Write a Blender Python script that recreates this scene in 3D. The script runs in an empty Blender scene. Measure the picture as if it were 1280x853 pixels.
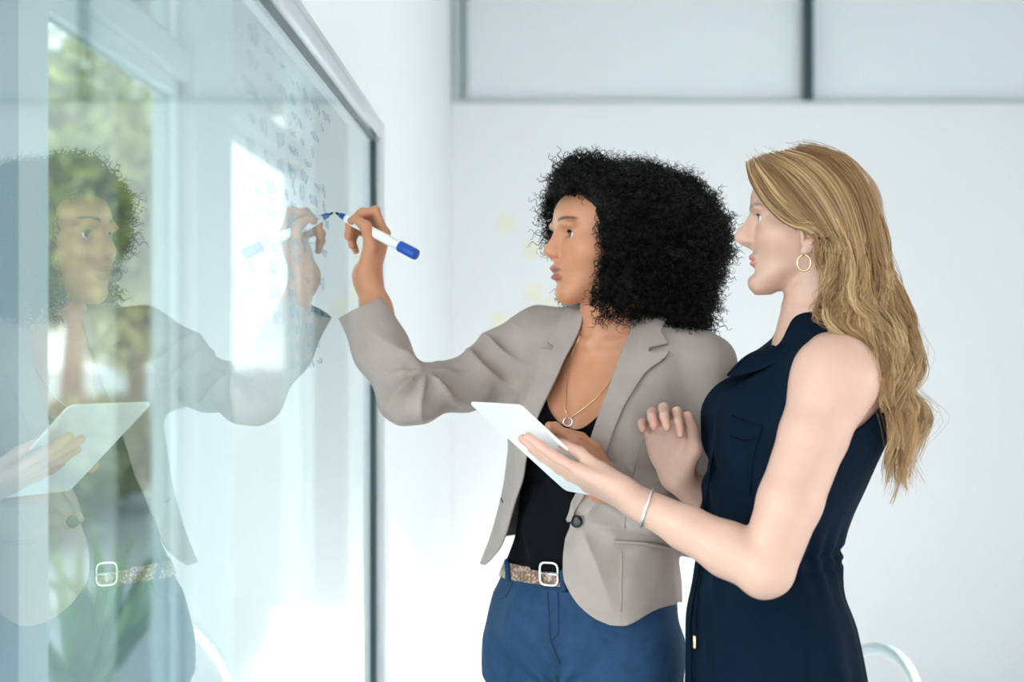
import bpy, math, random
import numpy as np
from mathutils import Vector, Matrix

# ------------------------------------------------------------------ camera, world, sun, exposure
scene = bpy.context.scene
COL = scene.collection
FPX, VPX, VPY, CAMH = 1777.78, 655.0, 415.0, 1.50     # 50 mm lens on 36 mm sensor, 1280 px wide

cam_data = bpy.data.cameras.new('camera')
cam = bpy.data.objects.new('camera', cam_data)
COL.objects.link(cam)
cam.location = (0, 0, CAMH)
cam.rotation_euler = (math.pi / 2, 0, 0)
cam_data.lens = 50
cam_data.sensor_width = 36
cam_data.shift_x = (640 - VPX) / 1280
cam_data.shift_y = (VPY - 426.5) / 1280
cam_data.clip_start = 0.05
cam_data.dof.use_dof = True
cam_data.dof.focus_distance = 2.27
cam_data.dof.aperture_fstop = 2.4
scene.camera = cam

world = bpy.data.worlds.new('sky'); scene.world = world
world.use_nodes = True
wn = world.node_tree
bg = wn.nodes['Background']
bg.inputs['Color'].default_value = (0.965, 0.957, 1.0, 1)
bg.inputs['Strength'].default_value = 2.2

sun_data = bpy.data.lights.new('sun', 'SUN')
sun = bpy.data.objects.new('sun', sun_data); COL.objects.link(sun)
sun.rotation_euler = Vector((-1, 1, -0.274)).to_track_quat('-Z', 'Y').to_euler()
sun.location = (9, -8, 6)
sun_data.energy = 4.5
sun_data.color = (1.0, 0.95, 0.88)
sun_data.angle = math.radians(0.8)

vs = scene.view_settings
vs.view_transform = 'Standard'; vs.look = 'None'; vs.gamma = 1; vs.use_curve_mapping = False
vs.exposure = 1.80

def W(px, py, D):
    """photo pixel + distance along the view axis -> world point"""
    return np.array([(px - VPX) / FPX * D, D, CAMH - (py - VPY) / FPX * D])

# ------------------------------------------------------------------ materials
MATS = {}
def mat(name, color, rough=0.5, metal=0.0, spec=0.5, sss=0.0, sheen=0.0, noise=None, bump=None, attr=False,
        coat=0.0, trans=0.0, vary=None):
    if name in MATS: return MATS[name]
    m = bpy.data.materials.new(name); m.use_nodes = True
    nt = m.node_tree; b = nt.nodes['Principled BSDF']
    b.inputs['Base Color'].default_value = (*color, 1)
    b.inputs['Roughness'].default_value = rough
    b.inputs['Metallic'].default_value = metal
    b.inputs['Specular IOR Level'].default_value = spec
    if sss:
        b.inputs['Subsurface Weight'].default_value = sss
        b.inputs['Subsurface Radius'].default_value = (0.010, 0.004, 0.002)
        b.inputs['Subsurface Scale'].default_value = 1.0
    if sheen:
        b.inputs['Sheen Weight'].default_value = sheen
    if coat: b.inputs['Coat Weight'].default_value = coat
    tc = nt.nodes.new('ShaderNodeTexCoord')
    src = None
    if attr:
        a = nt.nodes.new('ShaderNodeAttribute'); a.attribute_name = 'Col'
        src = a.outputs['Color']
    if noise:
        scale, amt = noise
        n = nt.nodes.new('ShaderNodeTexNoise'); n.inputs['Scale'].default_value = scale; n.inputs['Detail'].default_value = 4
        nt.links.new(tc.outputs['Object'], n.inputs['Vector'])
        mx = nt.nodes.new('ShaderNodeMix'); mx.data_type = 'RGBA'; mx.blend_type = 'MULTIPLY'
        mx.inputs['Factor'].default_value = 1.0
        mr = nt.nodes.new('ShaderNodeMapRange')
        mr.inputs['From Min'].default_value = 0.25; mr.inputs['From Max'].default_value = 0.75
        mr.inputs['To Min'].default_value = 1 - amt; mr.inputs['To Max'].default_value = 1 + amt
        nt.links.new(n.outputs['Fac'], mr.inputs['Value'])
        if src is not None: nt.links.new(src, mx.inputs['A'])
        else: mx.inputs['A'].default_value = (*color, 1)
        nt.links.new(mr.outputs['Result'], mx.inputs['B'])
        src = mx.outputs['Result']
    if src is not None: nt.links.new(src, b.inputs['Base Color'])
    if bump:
        scale, st = bump
        n2 = nt.nodes.new('ShaderNodeTexNoise'); n2.inputs['Scale'].default_value = scale; n2.inputs['Detail'].default_value = 5
        nt.links.new(tc.outputs['Object'], n2.inputs['Vector'])
        bp = nt.nodes.new('ShaderNodeBump'); bp.inputs['Strength'].default_value = st; bp.inputs['Distance'].default_value = 0.002
        nt.links.new(n2.outputs['Fac'], bp.inputs['Height']); nt.links.new(bp.outputs['Normal'], b.inputs['Normal'])
    MATS[name] = m
    return m

def glass_mat(name, tint, ior, gloss=(1, 1, 1), rough=0.0):
    """thin sheet of window glass: straight-through light plus Fresnel mirror"""
    m = bpy.data.materials.new(name); m.use_nodes = True
    nt = m.node_tree; nt.nodes.clear()
    out = nt.nodes.new('ShaderNodeOutputMaterial')
    mix = nt.nodes.new('ShaderNodeMixShader')
    tr = nt.nodes.new('ShaderNodeBsdfTransparent'); tr.inputs['Color'].default_value = (*tint, 1)
    gl = nt.nodes.new('ShaderNodeBsdfGlossy'); gl.inputs['Roughness'].default_value = rough
    gl.inputs['Color'].default_value = (*gloss, 1)
    fr = nt.nodes.new('ShaderNodeFresnel')
    geo = nt.nodes.new('ShaderNodeNewGeometry')
    mr = nt.nodes.new('ShaderNodeMapRange')
    mr.inputs['To Min'].default_value = ior; mr.inputs['To Max'].default_value = 1.0 / ior
    nt.links.new(geo.outputs['Backfacing'], mr.inputs['Value'])
    nt.links.new(mr.outputs['Result'], fr.inputs['IOR'])
    # both faces of the sheet mirror: R = 2r / (1 + r)
    a1 = nt.nodes.new('ShaderNodeMath'); a1.operation = 'ADD'; a1.inputs[1].default_value = 1.0
    a2 = nt.nodes.new('ShaderNodeMath'); a2.operation = 'MULTIPLY'; a2.inputs[1].default_value = 2.0
    a3 = nt.nodes.new('ShaderNodeMath'); a3.operation = 'DIVIDE'
    nt.links.new(fr.outputs['Fac'], a1.inputs[0]); nt.links.new(fr.outputs['Fac'], a2.inputs[0])
    nt.links.new(a2.outputs[0], a3.inputs[0]); nt.links.new(a1.outputs[0], a3.inputs[1])
    nt.links.new(a3.outputs[0], mix.inputs['Fac'])
    nt.links.new(tr.outputs[0], mix.inputs[1]); nt.links.new(gl.outputs[0], mix.inputs[2])
    nt.links.new(mix.outputs[0], out.inputs['Surface'])
    MATS[name] = m
    return m

# ------------------------------------------------------------------ mesh helpers
def link(name, me, m=None, parent=None, smooth=True):
    o = bpy.data.objects.new(name, me); COL.objects.link(o)
    if m is not None: me.materials.append(m if not isinstance(m, str) else MATS[m])
    if smooth and len(me.polygons): me.polygons.foreach_set('use_smooth', np.ones(len(me.polygons), bool))
    if parent is not None: o.parent = parent
    return o

def mesh_np(name, V, Fc):
    """V (n,3), Fc (m,3) or (m,4) int arrays -> mesh, fast"""
    V = np.asarray(V, np.float32); Fc = np.asarray(Fc, np.int32)
    me = bpy.data.meshes.new(name)
    n, k = Fc.shape
    me.vertices.add(len(V)); me.vertices.foreach_set('co', V.ravel())
    me.loops.add(n * k); me.loops.foreach_set('vertex_index', Fc.ravel())
    me.polygons.add(n); me.polygons.foreach_set('loop_start', np.arange(0, n * k, k, dtype=np.int32))
    me.update(calc_edges=True); me.validate()
    return me

def set_col(me, C):
    a = me.color_attributes.new('Col', 'FLOAT_COLOR', 'POINT')
    C4 = np.ones((len(C), 4), np.float32); C4[:, :3] = C
    a.data.foreach_set('color', C4.ravel())

def tag(o, label=None, cat=None, group=None, kind=None):
    if label: o['label'] = label
    if cat: o['category'] = cat
    if group: o['group'] = group
    if kind: o['kind'] = kind
    return o

def empty(name, loc=(0, 0, 0)):
    o = bpy.data.objects.new(name, None); COL.objects.link(o); o.location = loc; o.empty_display_size = 0.05
    return o

class MB:
    """collects boxes, tubes and prisms into one mesh"""
    def __init__(self): self.v = []; self.f = []
    def box(self, x0, x1, y0, y1, z0, z1):
        b = len(self.v)
        self.v += [(x, y, z) for z in (z0, z1) for y in (y0, y1) for x in (x0, x1)]
        self.f += [tuple(b + i for i in q) for q in ((0, 2, 3, 1), (4, 5, 7, 6), (0, 1, 5, 4), (2, 6, 7, 3), (0, 4, 6, 2), (1, 3, 7, 5))]
        return self
    def tube(self, pts, r, n=10, caps=True, flat=None):
        P = [Vector(p) for p in pts]; b = len(self.v); rr = r if hasattr(r, '__len__') else [r] * len(P)
        up = Vector((0, 0, 1)); prev = None
        for i, p in enumerate(P):
            t = (P[min(i + 1, len(P) - 1)] - P[max(i - 1, 0)])
            t = t.normalized() if t.length > 1e-9 else Vector((0, 0, 1))
            if prev is None:
                s = t.cross(up)
                if s.length < 1e-3: s = t.cross(Vector((1, 0, 0)))
            else: s = prev - t * prev.dot(t)
            s.normalize(); prev = s; u = t.cross(s)
            for k in range(n):
                a = 2 * math.pi * k / n
                self.v.append(tuple(p + (s * math.cos(a) + u * math.sin(a) * (flat or 1)) * rr[i]))
        for i in range(len(P) - 1):
            for k in range(n):
                a = b + i * n + k; c = b + i * n + (k + 1) % n
                self.f.append((a, c, c + n, a + n))
        if caps:
            self.f.append(tuple(b + k for k in range(n))[::-1])
            e = b + (len(P) - 1) * n
            self.f.append(tuple(e + k for k in range(n)))
        return self
    def lathe(self, prof, c, n=24, axis=(0, 0, 1)):
        ax = Vector(axis).normalized(); s = ax.cross(Vector((0, 1, 0.01))).normalized(); u = ax.cross(s); b = len(self.v); c = Vector(c)
        for (r, h) in prof:
            for k in range(n):
                a = 2 * math.pi * k / n
                self.v.append(tuple(c + ax * h + (s * math.cos(a) + u * math.sin(a)) * r))
        for i in range(len(prof) - 1):
            for k in range(n):
                p = b + i * n + k; q = b + i * n + (k + 1) % n
                self.f.append((p, q, q + n, p + n))
        self.f.append(tuple(b + k for k in range(n))[::-1]); e = b + (len(prof) - 1) * n
        self.f.append(tuple(e + k for k in range(n)))
        return self
    def quad(self, *pts):
        b = len(self.v); self.v += [tuple(p) for p in pts]; self.f.append(tuple(range(b, b + len(pts)))); return self
    def build(self, name, m, parent=None, smooth=False, bevel=0, solid=0):
        me = bpy.data.meshes.new(name); me.from_pydata([tuple(map(float, v)) for v in self.v], [], self.f); me.update()
        o = link(name, me, m, parent, smooth)
        if solid:
            md = o.modifiers.new('solid', 'SOLIDIFY'); md.thickness = solid; md.offset = 0
        if bevel:
            md = o.modifiers.new('bevel', 'BEVEL'); md.width = bevel; md.segments = 2; md.limit_method = 'ANGLE'
        return o

def catmull(pts, n):
    """dense Catmull-Rom through points (any dimension)"""
    P = np.asarray(pts, float); m = len(P)
    t = np.linspace(0, m - 1, n); i = np.clip(t.astype(int), 0, m - 2); u = (t - i)[:, None]
    p0 = P[np.clip(i - 1, 0, m - 1)]; p1 = P[i]; p2 = P[i + 1]; p3 = P[np.clip(i + 2, 0, m - 1)]
    return 0.5 * ((2 * p1) + (-p0 + p2) * u + (2 * p0 - 5 * p1 + 4 * p2 - p3) * u ** 2 + (-p0 + 3 * p1 - 3 * p2 + p3) * u ** 3)

def table(rows):
    """rows of (key, v1, v2...) -> smooth dense lookup; returns fn(x)->list of arrays"""
    R = np.array(sorted(rows), float); k = R[:, 0]; V = R[:, 1:]
    x = np.linspace(k[0], k[-1], 400)
    # monotone-ish cubic Hermite
    d = np.diff(V, axis=0) / np.diff(k)[:, None]
    mt = np.vstack([d[:1], np.where(d[:-1] * d[1:] > 0, 2 * d[:-1] * d[1:] / (d[:-1] + d[1:] + 1e-12), 0), d[-1:]])
    i = np.clip(np.searchsorted(k, x) - 1, 0, len(k) - 2); hh = (k[i + 1] - k[i]); t = ((x - k[i]) / hh)[:, None]; hh = hh[:, None]
    Y = (2*t**3-3*t**2+1)*V[i] + (t**3-2*t**2+t)*hh*mt[i] + (-2*t**3+3*t**2)*V[i+1] + (t**3-t**2)*hh*mt[i+1]
    return lambda z: [np.interp(z, x, Y[:, c]) for c in range(Y.shape[1])]

# ------------------------------------------------------------------ implicit sculpting
def smin(a, b, k):
    if k <= 0: return np.minimum(a, b)
    h = np.maximum(k - np.abs(a - b), 0) / k
    return np.minimum(a, b) - h * h * k * 0.25

class Sculpt:
    def __init__(s, lo, hi, h):
        s.lo = np.array(lo, float); s.h = h
        s.n = np.ceil((np.array(hi) - s.lo) / h).astype(int) + 1
        s.F = np.full(s.n, 0.05, np.float32)
        s.ax = [(s.lo[i] + h * np.arange(s.n[i])).astype(np.float32) for i in range(3)]
    def _blk(s, blo, bhi):
        sl = []
        for i in range(3):
            a = max(0, int((blo[i] - s.lo[i]) / s.h)); b = min(s.n[i], int((bhi[i] - s.lo[i]) / s.h) + 2)
            if b <= a: return None, None
            sl.append(slice(a, b))
        X = s.ax[0][sl[0]][:, None, None]; Y = s.ax[1][sl[1]][None, :, None]; Z = s.ax[2][sl[2]][None, None, :]
        return tuple(sl), (X, Y, Z)
    def put(s, fn, blo, bhi, k=0.0, op='add'):
        m = max(k, s.h * 3) + 0.004
        sl, xyz = s._blk(np.array(blo) - m, np.array(bhi) + m)
        if sl is None: return s
        d = fn(*xyz).astype(np.float32)
        if op == 'add': s.F[sl] = smin(s.F[sl], d, k)
        elif op == 'sub': s.F[sl] = -smin(-s.F[sl], d, k)
        return s
    def cone(s, a, b, ra, rb, k=0.0, op='add'):
        a = np.array(a, float); b = np.array(b, float); ba = b - a; L = ba @ ba + 1e-12
        def fn(x, y, z):
            t = np.clip(((x - a[0]) * ba[0] + (y - a[1]) * ba[1] + (z - a[2]) * ba[2]) / L, 0, 1)
            return np.sqrt((x - a[0] - t * ba[0]) ** 2 + (y - a[1] - t * ba[1]) ** 2 + (z - a[2] - t * ba[2]) ** 2) - (ra + (rb - ra) * t)
        r = max(ra, rb)
        return s.put(fn, np.minimum(a, b) - r, np.maximum(a, b) + r, k, op)
    def chain(s, pts, rs, k=0.0, kj=None):
        for i in range(len(pts) - 1): s.cone(pts[i], pts[i + 1], rs[i], rs[i + 1], k if i == 0 or kj is None else kj)
        return s
    def ell(s, c, r, k=0.0, R=None, op='add'):
        c = np.array(c, float); r = np.array(r, float); R = np.eye(3) if R is None else np.array(R, float)   # rows of R = local axes
        def fn(x, y, z):
            dx, dy, dz = x - c[0], y - c[1], z - c[2]
            q = [(R[i, 0] * dx + R[i, 1] * dy + R[i, 2] * dz) for i in range(3)]
            k0 = np.sqrt(sum((q[i] / r[i]) ** 2 for i in range(3))); k1 = np.sqrt(sum((q[i] / r[i] ** 2) ** 2 for i in range(3))) + 1e-9
            return k0 * (k0 - 1) / k1
        e = np.sqrt(((R.T * r) ** 2).sum(1))
        return s.put(fn, c - e, c + e, k, op)
    def mesh(s, smooth=2):
        F = s.F; S = F < 0
        n = np.array(F.shape)
        c = np.zeros(n - 1, np.int8)
        for dx in (0, 1):
            for dy in (0, 1):
                for dz in (0, 1): c += S[dx:n[0]-1+dx, dy:n[1]-1+dy, dz:n[2]-1+dz]
        act = (c > 0) & (c < 8)
        I = np.argwhere(act); idx = np.full(n - 1, -1, np.int32); idx[act] = np.arange(len(I))
        P = np.zeros((len(I), 3)); N = np.zeros(len(I))
        corner = {}
        for dx in (0, 1):
            for dy in (0, 1):
                for dz in (0, 1): corner[dx, dy, dz] = F[I[:, 0]+dx, I[:, 1]+dy, I[:, 2]+dz]
        for a in range(3):
            o = [i for i in range(3) if i != a]
            for u in (0, 1):
                for v in (0, 1):
                    p = [0, 0, 0]; p[o[0]] = u; p[o[1]] = v; q = list(p); q[a] = 1
                    f0 = corner[tuple(p)]; f1 = corner[tuple(q)]
                    m = (f0 < 0) != (f1 < 0)
                    t = np.where(m, f0 / np.where(m, f0 - f1, 1), 0)
                    e = np.tile(np.array(p, float), (len(I), 1)); e[:, a] = t
                    P += e * m[:, None]; N += m
        P = (P / N[:, None] + I) * s.h + s.lo
        Q = []
        for a in range(3):
            b, d = (a + 1) % 3, (a + 2) % 3
            s0 = [slice(None)] * 3; s1 = [slice(None)] * 3; s0[a] = slice(0, -1); s1[a] = slice(1, None)
            cr = S[tuple(s0)] != S[tuple(s1)]
            E = np.argwhere(cr); E = E[(E[:, b] > 0) & (E[:, d] > 0) & (E[:, b] < n[b]-1) & (E[:, d] < n[d]-1)]
            def g(ob, od):
                J = E.copy(); J[:, b] += ob; J[:, d] += od; return idx[J[:, 0], J[:, 1], J[:, 2]]
            q = np.stack([g(-1, -1), g(0, -1), g(0, 0), g(-1, 0)], 1)
            ins = S[E[:, 0], E[:, 1], E[:, 2]]
            q[~ins] = q[~ins][:, ::-1]
            Q.append(q)
        Q = np.concatenate(Q); Q = Q[(Q >= 0).all(1)]
        for _ in range(smooth): P = relax(P, Q, 0.5)
        return P, Q

def relax(P, Q, w):
    A = np.zeros_like(P); C = np.zeros(len(P)); k = Q.shape[1]
    for i in range(k):
        j = (i + 1) % k
        for a, b in ((i, j), (j, i)):
            for c in range(3): A[:, c] += np.bincount(Q[:, a], P[Q[:, b], c], len(P))
            C += np.bincount(Q[:, a], minlength=len(P))
    return P * (1 - w) + w * A / np.maximum(C, 1)[:, None]

def normals(P, Q):
    a, b, c = P[Q[:, 0]], P[Q[:, 1]], P[Q[:, 2]]
    n = np.cross(b - a, c - a); N = np.zeros_like(P)
    for i in range(Q.shape[1]):
        for k in range(3): N[:, k] += np.bincount(Q[:, i], n[:, k], len(P))
    return N / (np.linalg.norm(N, axis=1)[:, None] + 1e-12)

def clip(P, Q, fld, *attrs):
    """keep the part of the mesh where fld > 0, cutting triangles cleanly"""
    T = np.concatenate([Q[:, [0, 1, 2]], Q[:, [0, 2, 3]]]) if Q.shape[1] == 4 else Q
    f = fld; pos = f > 0; cnt = pos[T].sum(1)
    out = [T[cnt == 3]]; NP = [P]; NA = [[a] for a in attrs]; base = len(P); cache_n = 0
    newp = []
    for k in (1, 2):
        t = T[cnt == k]
        if not len(t): continue
        lone = pos[t] if k == 1 else ~pos[t]
        r = lone.argmax(1)
        t = np.take_along_axis(t, (r[:, None] + np.arange(3)) % 3, 1)
        a, b, c = t[:, 0], t[:, 1], t[:, 2]
        def cut(u, v):
            lo = np.minimum(u, v); hi = np.maximum(u, v)
            return lo.astype(np.int64) * (len(P) + 1) + hi
        newp.append((k, t, cut(a, b), cut(a, c)))
    if newp:
        keys = np.unique(np.concatenate([np.concatenate([x[2], x[3]]) for x in newp]))
        u = keys // (len(P) + 1); v = keys % (len(P) + 1)
        w = (f[u] / (f[u] - f[v]))
        NP.append(P[u] + (P[v] - P[u]) * w[:, None])
        for i, at in enumerate(attrs): NA[i].append(at[u] + (at[v] - at[u]) * (w[:, None] if at.ndim > 1 else w))
        for k, t, kab, kac in newp:
            ab = base + np.searchsorted(keys, kab); ac = base + np.searchsorted(keys, kac)
            if k == 1: out.append(np.stack([t[:, 0], ab, ac], 1))
            else:
                out.append(np.stack([ab, t[:, 1], t[:, 2]], 1)); out.append(np.stack([ab, t[:, 2], ac], 1))
    P2 = np.concatenate(NP); T2 = np.concatenate(out)
    used = np.unique(T2); rm = np.zeros(len(P2), np.int64); rm[used] = np.arange(len(used))
    r = [P2[used], rm[T2]] + [np.concatenate(x)[used] for x in NA]
    return r

def vnoise(P, scale, seed=0):
    """smooth value noise, vectorised, about -1..1"""
    q = P * scale + seed * 17.31; i = np.floor(q).astype(np.int64); f = q - i; f = f * f * (3 - 2 * f)
    r = np.zeros(len(P))
    for dx in (0, 1):
        for dy in (0, 1):
            for dz in (0, 1):
                h = (i[:, 0]+dx) * 374761393 + (i[:, 1]+dy) * 668265263 + (i[:, 2]+dz) * 2147483647 + seed * 974711
                h = (h ^ (h >> 13)) * 1274126177; h = (h ^ (h >> 16)) & 0xffff
                r += (h / 32767.5 - 1) * (f[:, 0] if dx else 1-f[:, 0]) * (f[:, 1] if dy else 1-f[:, 1]) * (f[:, 2] if dz else 1-f[:, 2])
    return r

def sstep(a, b, x):
    t = np.clip((x - a) / (b - a), 0, 1); return t * t * (3 - 2 * t)
# ------------------------------------------------------------------ the setting
mat('wall_paint', (0.845, 0.847, 0.868), 0.6, bump=(60, 0.03))
mat('facade_paint', (0.76, 0.83, 0.835), 0.45)
mat('facade_grey', (0.42, 0.52, 0.58), 0.4)
mat('ceiling_paint', (0.86, 0.87, 0.87), 0.7)
mat('floor_screed', (0.74, 0.76, 0.76), 0.35, noise=(3, 0.05))
mat('clerestory_panel', (0.80, 0.835, 0.875), 0.35)
mat('grey_frame', (0.50, 0.56, 0.58), 0.4)
mat('dark_frame', (0.012, 0.05, 0.058), 0.4)
mat('brushed_aluminium', (0.78, 0.81, 0.84), 0.22, metal=1.0)
mat('gasket_dark', (0.10, 0.13, 0.14), 0.4, metal=0.6)  # dark metallic strip below the top rail
mat('dark_seal', (0.008, 0.045, 0.052), 0.35)
mat('paving', (0.34, 0.36, 0.35), 0.8, noise=(1.5, 0.12))
mat('soffit', (0.62, 0.60, 0.62), 0.7)
glass_mat('board_glass', (0.92, 0.965, 0.96), 1.52, (0.93, 0.985, 0.985))
glass_mat('board_glass_back', (0.985, 0.995, 0.993), 1.01)
glass_mat('window_glass', (0.95, 0.985, 0.98), 1.2)
glass_mat('mild_dimming_glass', (0.70, 0.76, 0.755), 1.15)  # milder added tint, holding back the brightness outside
glass_mat('dimming_glass', (0.56, 0.63, 0.62), 1.15)  # tint added to dim the overbright view outside

def S(o): o['kind'] = 'structure'; return o
ZL = 1.5 + 290 / FPX * 6.0        # ledge height of the back wall
S(MB().box(-1.25, 3.35, -2.75, 8.1, -0.1, 0).build('floor', 'floor_screed'))
S(MB().box(-1.25, 3.35, -2.75, 8.1, 3.2, 3.32).build('ceiling', 'ceiling_paint'))
wb = S(MB().box(-0.305, 3.2, 6.0, 6.16, 0, ZL).build('wall_back', 'wall_paint'))
MB().box(-0.305, 3.2, 6.05, 6.16, ZL, 3.2).build('upper_wall', 'wall_paint', wb)
S(MB().box(-1.0, 3.2, 8.0, 8.1, 0, 3.2).build('wall_corridor', 'wall_paint'))
def bw(px): return (px - VPX) * 6.0 / FPX
# clerestory band above the ledge: framed pale panels
w1 = S(MB().box(bw(560), 3.2, 5.985, 6.05, ZL - 0.014, ZL).build('window_1', 'grey_frame'))
MB().box(bw(586), bw(1003), 6.012, 6.05, ZL, 3.2).build('clerestory_panel', 'clerestory_panel', w1)
MB().box(bw(1015), 3.2, 6.012, 6.05, ZL, 3.2).build('clerestory_panel', 'clerestory_panel', w1)
MB().box(bw(566), bw(577), 5.97, 6.05, ZL, 3.2).box(bw(580), bw(586), 5.985, 6.05, ZL, 3.2).build('jamb', 'grey_frame', w1, bevel=0.003)
MB().box(bw(1003), bw(1014), 5.95, 6.05, ZL - 0.006, 3.2).build('mullion', 'dark_frame', w1, bevel=0.002)

GX = -0.329                        # glass plane
wl = S(MB().box(-0.385, -0.305, 3.125, 6.16, 0, 3.2).build('wall_left', 'wall_paint'))
MB().box(-0.385, -0.305, 0.15, 3.125, 1.953, 3.2).build('header', 'wall_paint', wl)

# glazed opening with writing glass
gb = empty('glass_writing_board', (GX, 1.7, 0.0))
tag(gb, 'large clear glass writing wall with silver top rail, reflecting the two women', 'glass board')
def child_world(o, par):
    o.parent = par; o.matrix_parent_inverse = Matrix.Translation(par.location).inverted(); return o
g = MB(); g.quad((GX, 0.2, 0.012), (GX, 3.1, 0.012), (GX, 3.1, 1.92), (GX, 0.2, 1.92))
g.quad((GX - 0.006, 0.2, 0.012), (GX - 0.006, 0.2, 1.92), (GX - 0.006, 3.1, 1.92), (GX - 0.006, 3.1, 0.012))
gp = g.build('glass_pane', 'board_glass', gb); gp.data.materials.append(MATS['board_glass_back'])
gp.data.polygons[1].material_index = 1
child_world(gp, gb)
child_world(MB().box(GX - 0.012, -0.311, 0.2, 3.124, 1.922, 1.953).build('top_rail', 'brushed_aluminium', None, bevel=0.004), gb)
child_world(MB().box(GX - 0.010, GX + 0.003, 0.2, 3.12, 1.915, 1.922).build('rail_gasket', 'gasket_dark', None), gb)
child_world(MB().box(GX - 0.008, GX + 0.006, 3.098, 3.12, 0.01, 1.915).build('end_seal', 'dark_seal', None), gb)
child_world(MB().box(GX - 0.012, -0.311, 0.2, 3.124, 0.0, 0.014).build('bottom_rail', 'brushed_aluminium', None), gb)

# left facade with tall windows
fa = S(MB().box(-1.137, -1.0, 1.75, 2.99, 0, 3.2).build('wall_facade', 'facade_paint'))
for (a, b) in ((4.35, 4.88), (6.75, 7.1)):
    MB().box(-1.137, -1.0, a, b, 0, 3.2).build('column', 'facade_paint', fa, bevel=0.004)
MB().box(-1.02, -0.995, 2.62, 2.80, 0, 3.2).box(-1.012, -0.995, 2.2, 2.60, 0, 3.2).build('column_cladding', 'facade_grey', fa)
MB().box(-1.137, -1.0, 2.99, 8.0, 2.98, 3.2).build('header', 'facade_paint', fa)
MB().box(-1.137, -1.0, 0.2, 1.75, 2.98, 3.2).build('header', 'facade_paint', fa)
MB().box(-1.137, -1.0, 7.1, 8.1, 0, 2.98).build('end_panel', 'facade_paint', fa)
MB().box(-1.137, -1.0, -2.75, 0.2, 2.98, 3.2).box(-1.137, -1.0, 0.05, 0.2, 0, 2.98).box(-1.137, -1.0, -2.75, -2.4, 0, 2.98).build('end_panel', 'facade_paint', fa)
def facade_window(n, d0, d1, gm='window_glass'):
    w = S(MB().box(-1.115, -1.02, d0, d1, 2.265, 2.35).build('window_%d' % n, 'facade_paint', bevel=0.006))
    f = MB()
    for (a, b) in ((0.0, 0.05), (2.215, 2.265), (2.35, 2.39), (2.94, 2.98)): f.box(-1.10, -1.05, d0, d1, a, b)
    for (a, b) in ((d0, d0 + 0.04), (d1 - 0.04, d1)): f.box(-1.10, -1.05, a, b, 0, 2.98)
    f.build('window_frame', 'facade_paint', w, bevel=0.003)
    for (a, b) in ((0.05, 2.215), (2.39, 2.94)):
        MB().box(-1.078, -1.074, d0 + 0.04, d1 - 0.04, a, b).build('pane', gm, w)
facade_window(2, 2.99, 4.35, 'dimming_glass'); facade_window(3, 4.88, 6.75, 'mild_dimming_glass'); facade_window(4, 0.2, 1.75); facade_window(7, -2.4, 0.05)

# unseen right side: glazed for the sun, with an added roof slanting its patch
wr = S(MB().box(3.2, 3.32, -2.75, -0.35, 0, 3.2).build('wall_right', 'wall_paint'))
MB().box(3.2, 3.32, -0.35, 8.1, 2.70, 3.2).build('header', 'wall_paint', wr)
MB().box(3.2, 3.32, 3.2, 8.1, 0, 2.70).build('end_panel', 'wall_paint', wr)  # solid stretch added to keep the sun off the back wall
w5 = S(MB().box(3.22, 3.30, -0.35, 3.2, 0, 0.05).build('window_5', 'facade_paint'))
for (a, b) in ((-0.35, 3.2),): MB().box(3.258, 3.262, a, b, 0.05, 2.70).build('pane', 'window_glass', w5)
wr2 = S(MB().box(-1.25, 3.32, -2.75, -2.6, 0, 0.25).box(-1.25, 3.32, -2.75, -2.6, 2.95, 3.2).box(-1.25, -0.9, -2.75, -2.6, 0.25, 2.95).box(-0.25, 3.32, -2.75, -2.6, 0.25, 2.95).build('wall_front', 'wall_paint'))
w6 = S(MB().box(-0.9, -0.25, -2.7, -2.64, 0.25, 0.30).build('window_6', 'facade_paint'))
for (a, b) in ((-0.9, -0.25),): MB().box(a, b, -2.672, -2.668, 0.25, 2.95).build('pane', 'window_glass', w6)
vr = S(MB().box(3.32, 11.0, -3.05, 9.0, 2.75, 2.83).build('sun_shaping_roof', 'soffit'))  # unseen roof and posts, invented so the edge of the sun patch slants
for (x, y) in ((10.8, 3.0), (10.8, 8.6), (6.8, 8.6)): MB().box(x - .05, x + .05, y - .05, y + .05, 0, 2.75).build('post', 'grey_frame', vr)
S(MB().box(-1.9, -1.137, -2.75, 9.0, 2.86, 2.98).build('eave', 'soffit'))
S(MB().box(-40, 40, -40, 60, -0.25, -0.1).build('ground', 'paving'))
# ------------------------------------------------------------------ bodies: heads, hands
def frame(F, up=(0, 0, 1)):
    """columns: x = lateral, y = forward, z = up"""
    F = np.array(F, float); F /= np.linalg.norm(F); U = np.array(up, float); U -= F * (U @ F); U /= np.linalg.norm(U)
    return np.stack([np.cross(F, U), F, U], 1)

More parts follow.
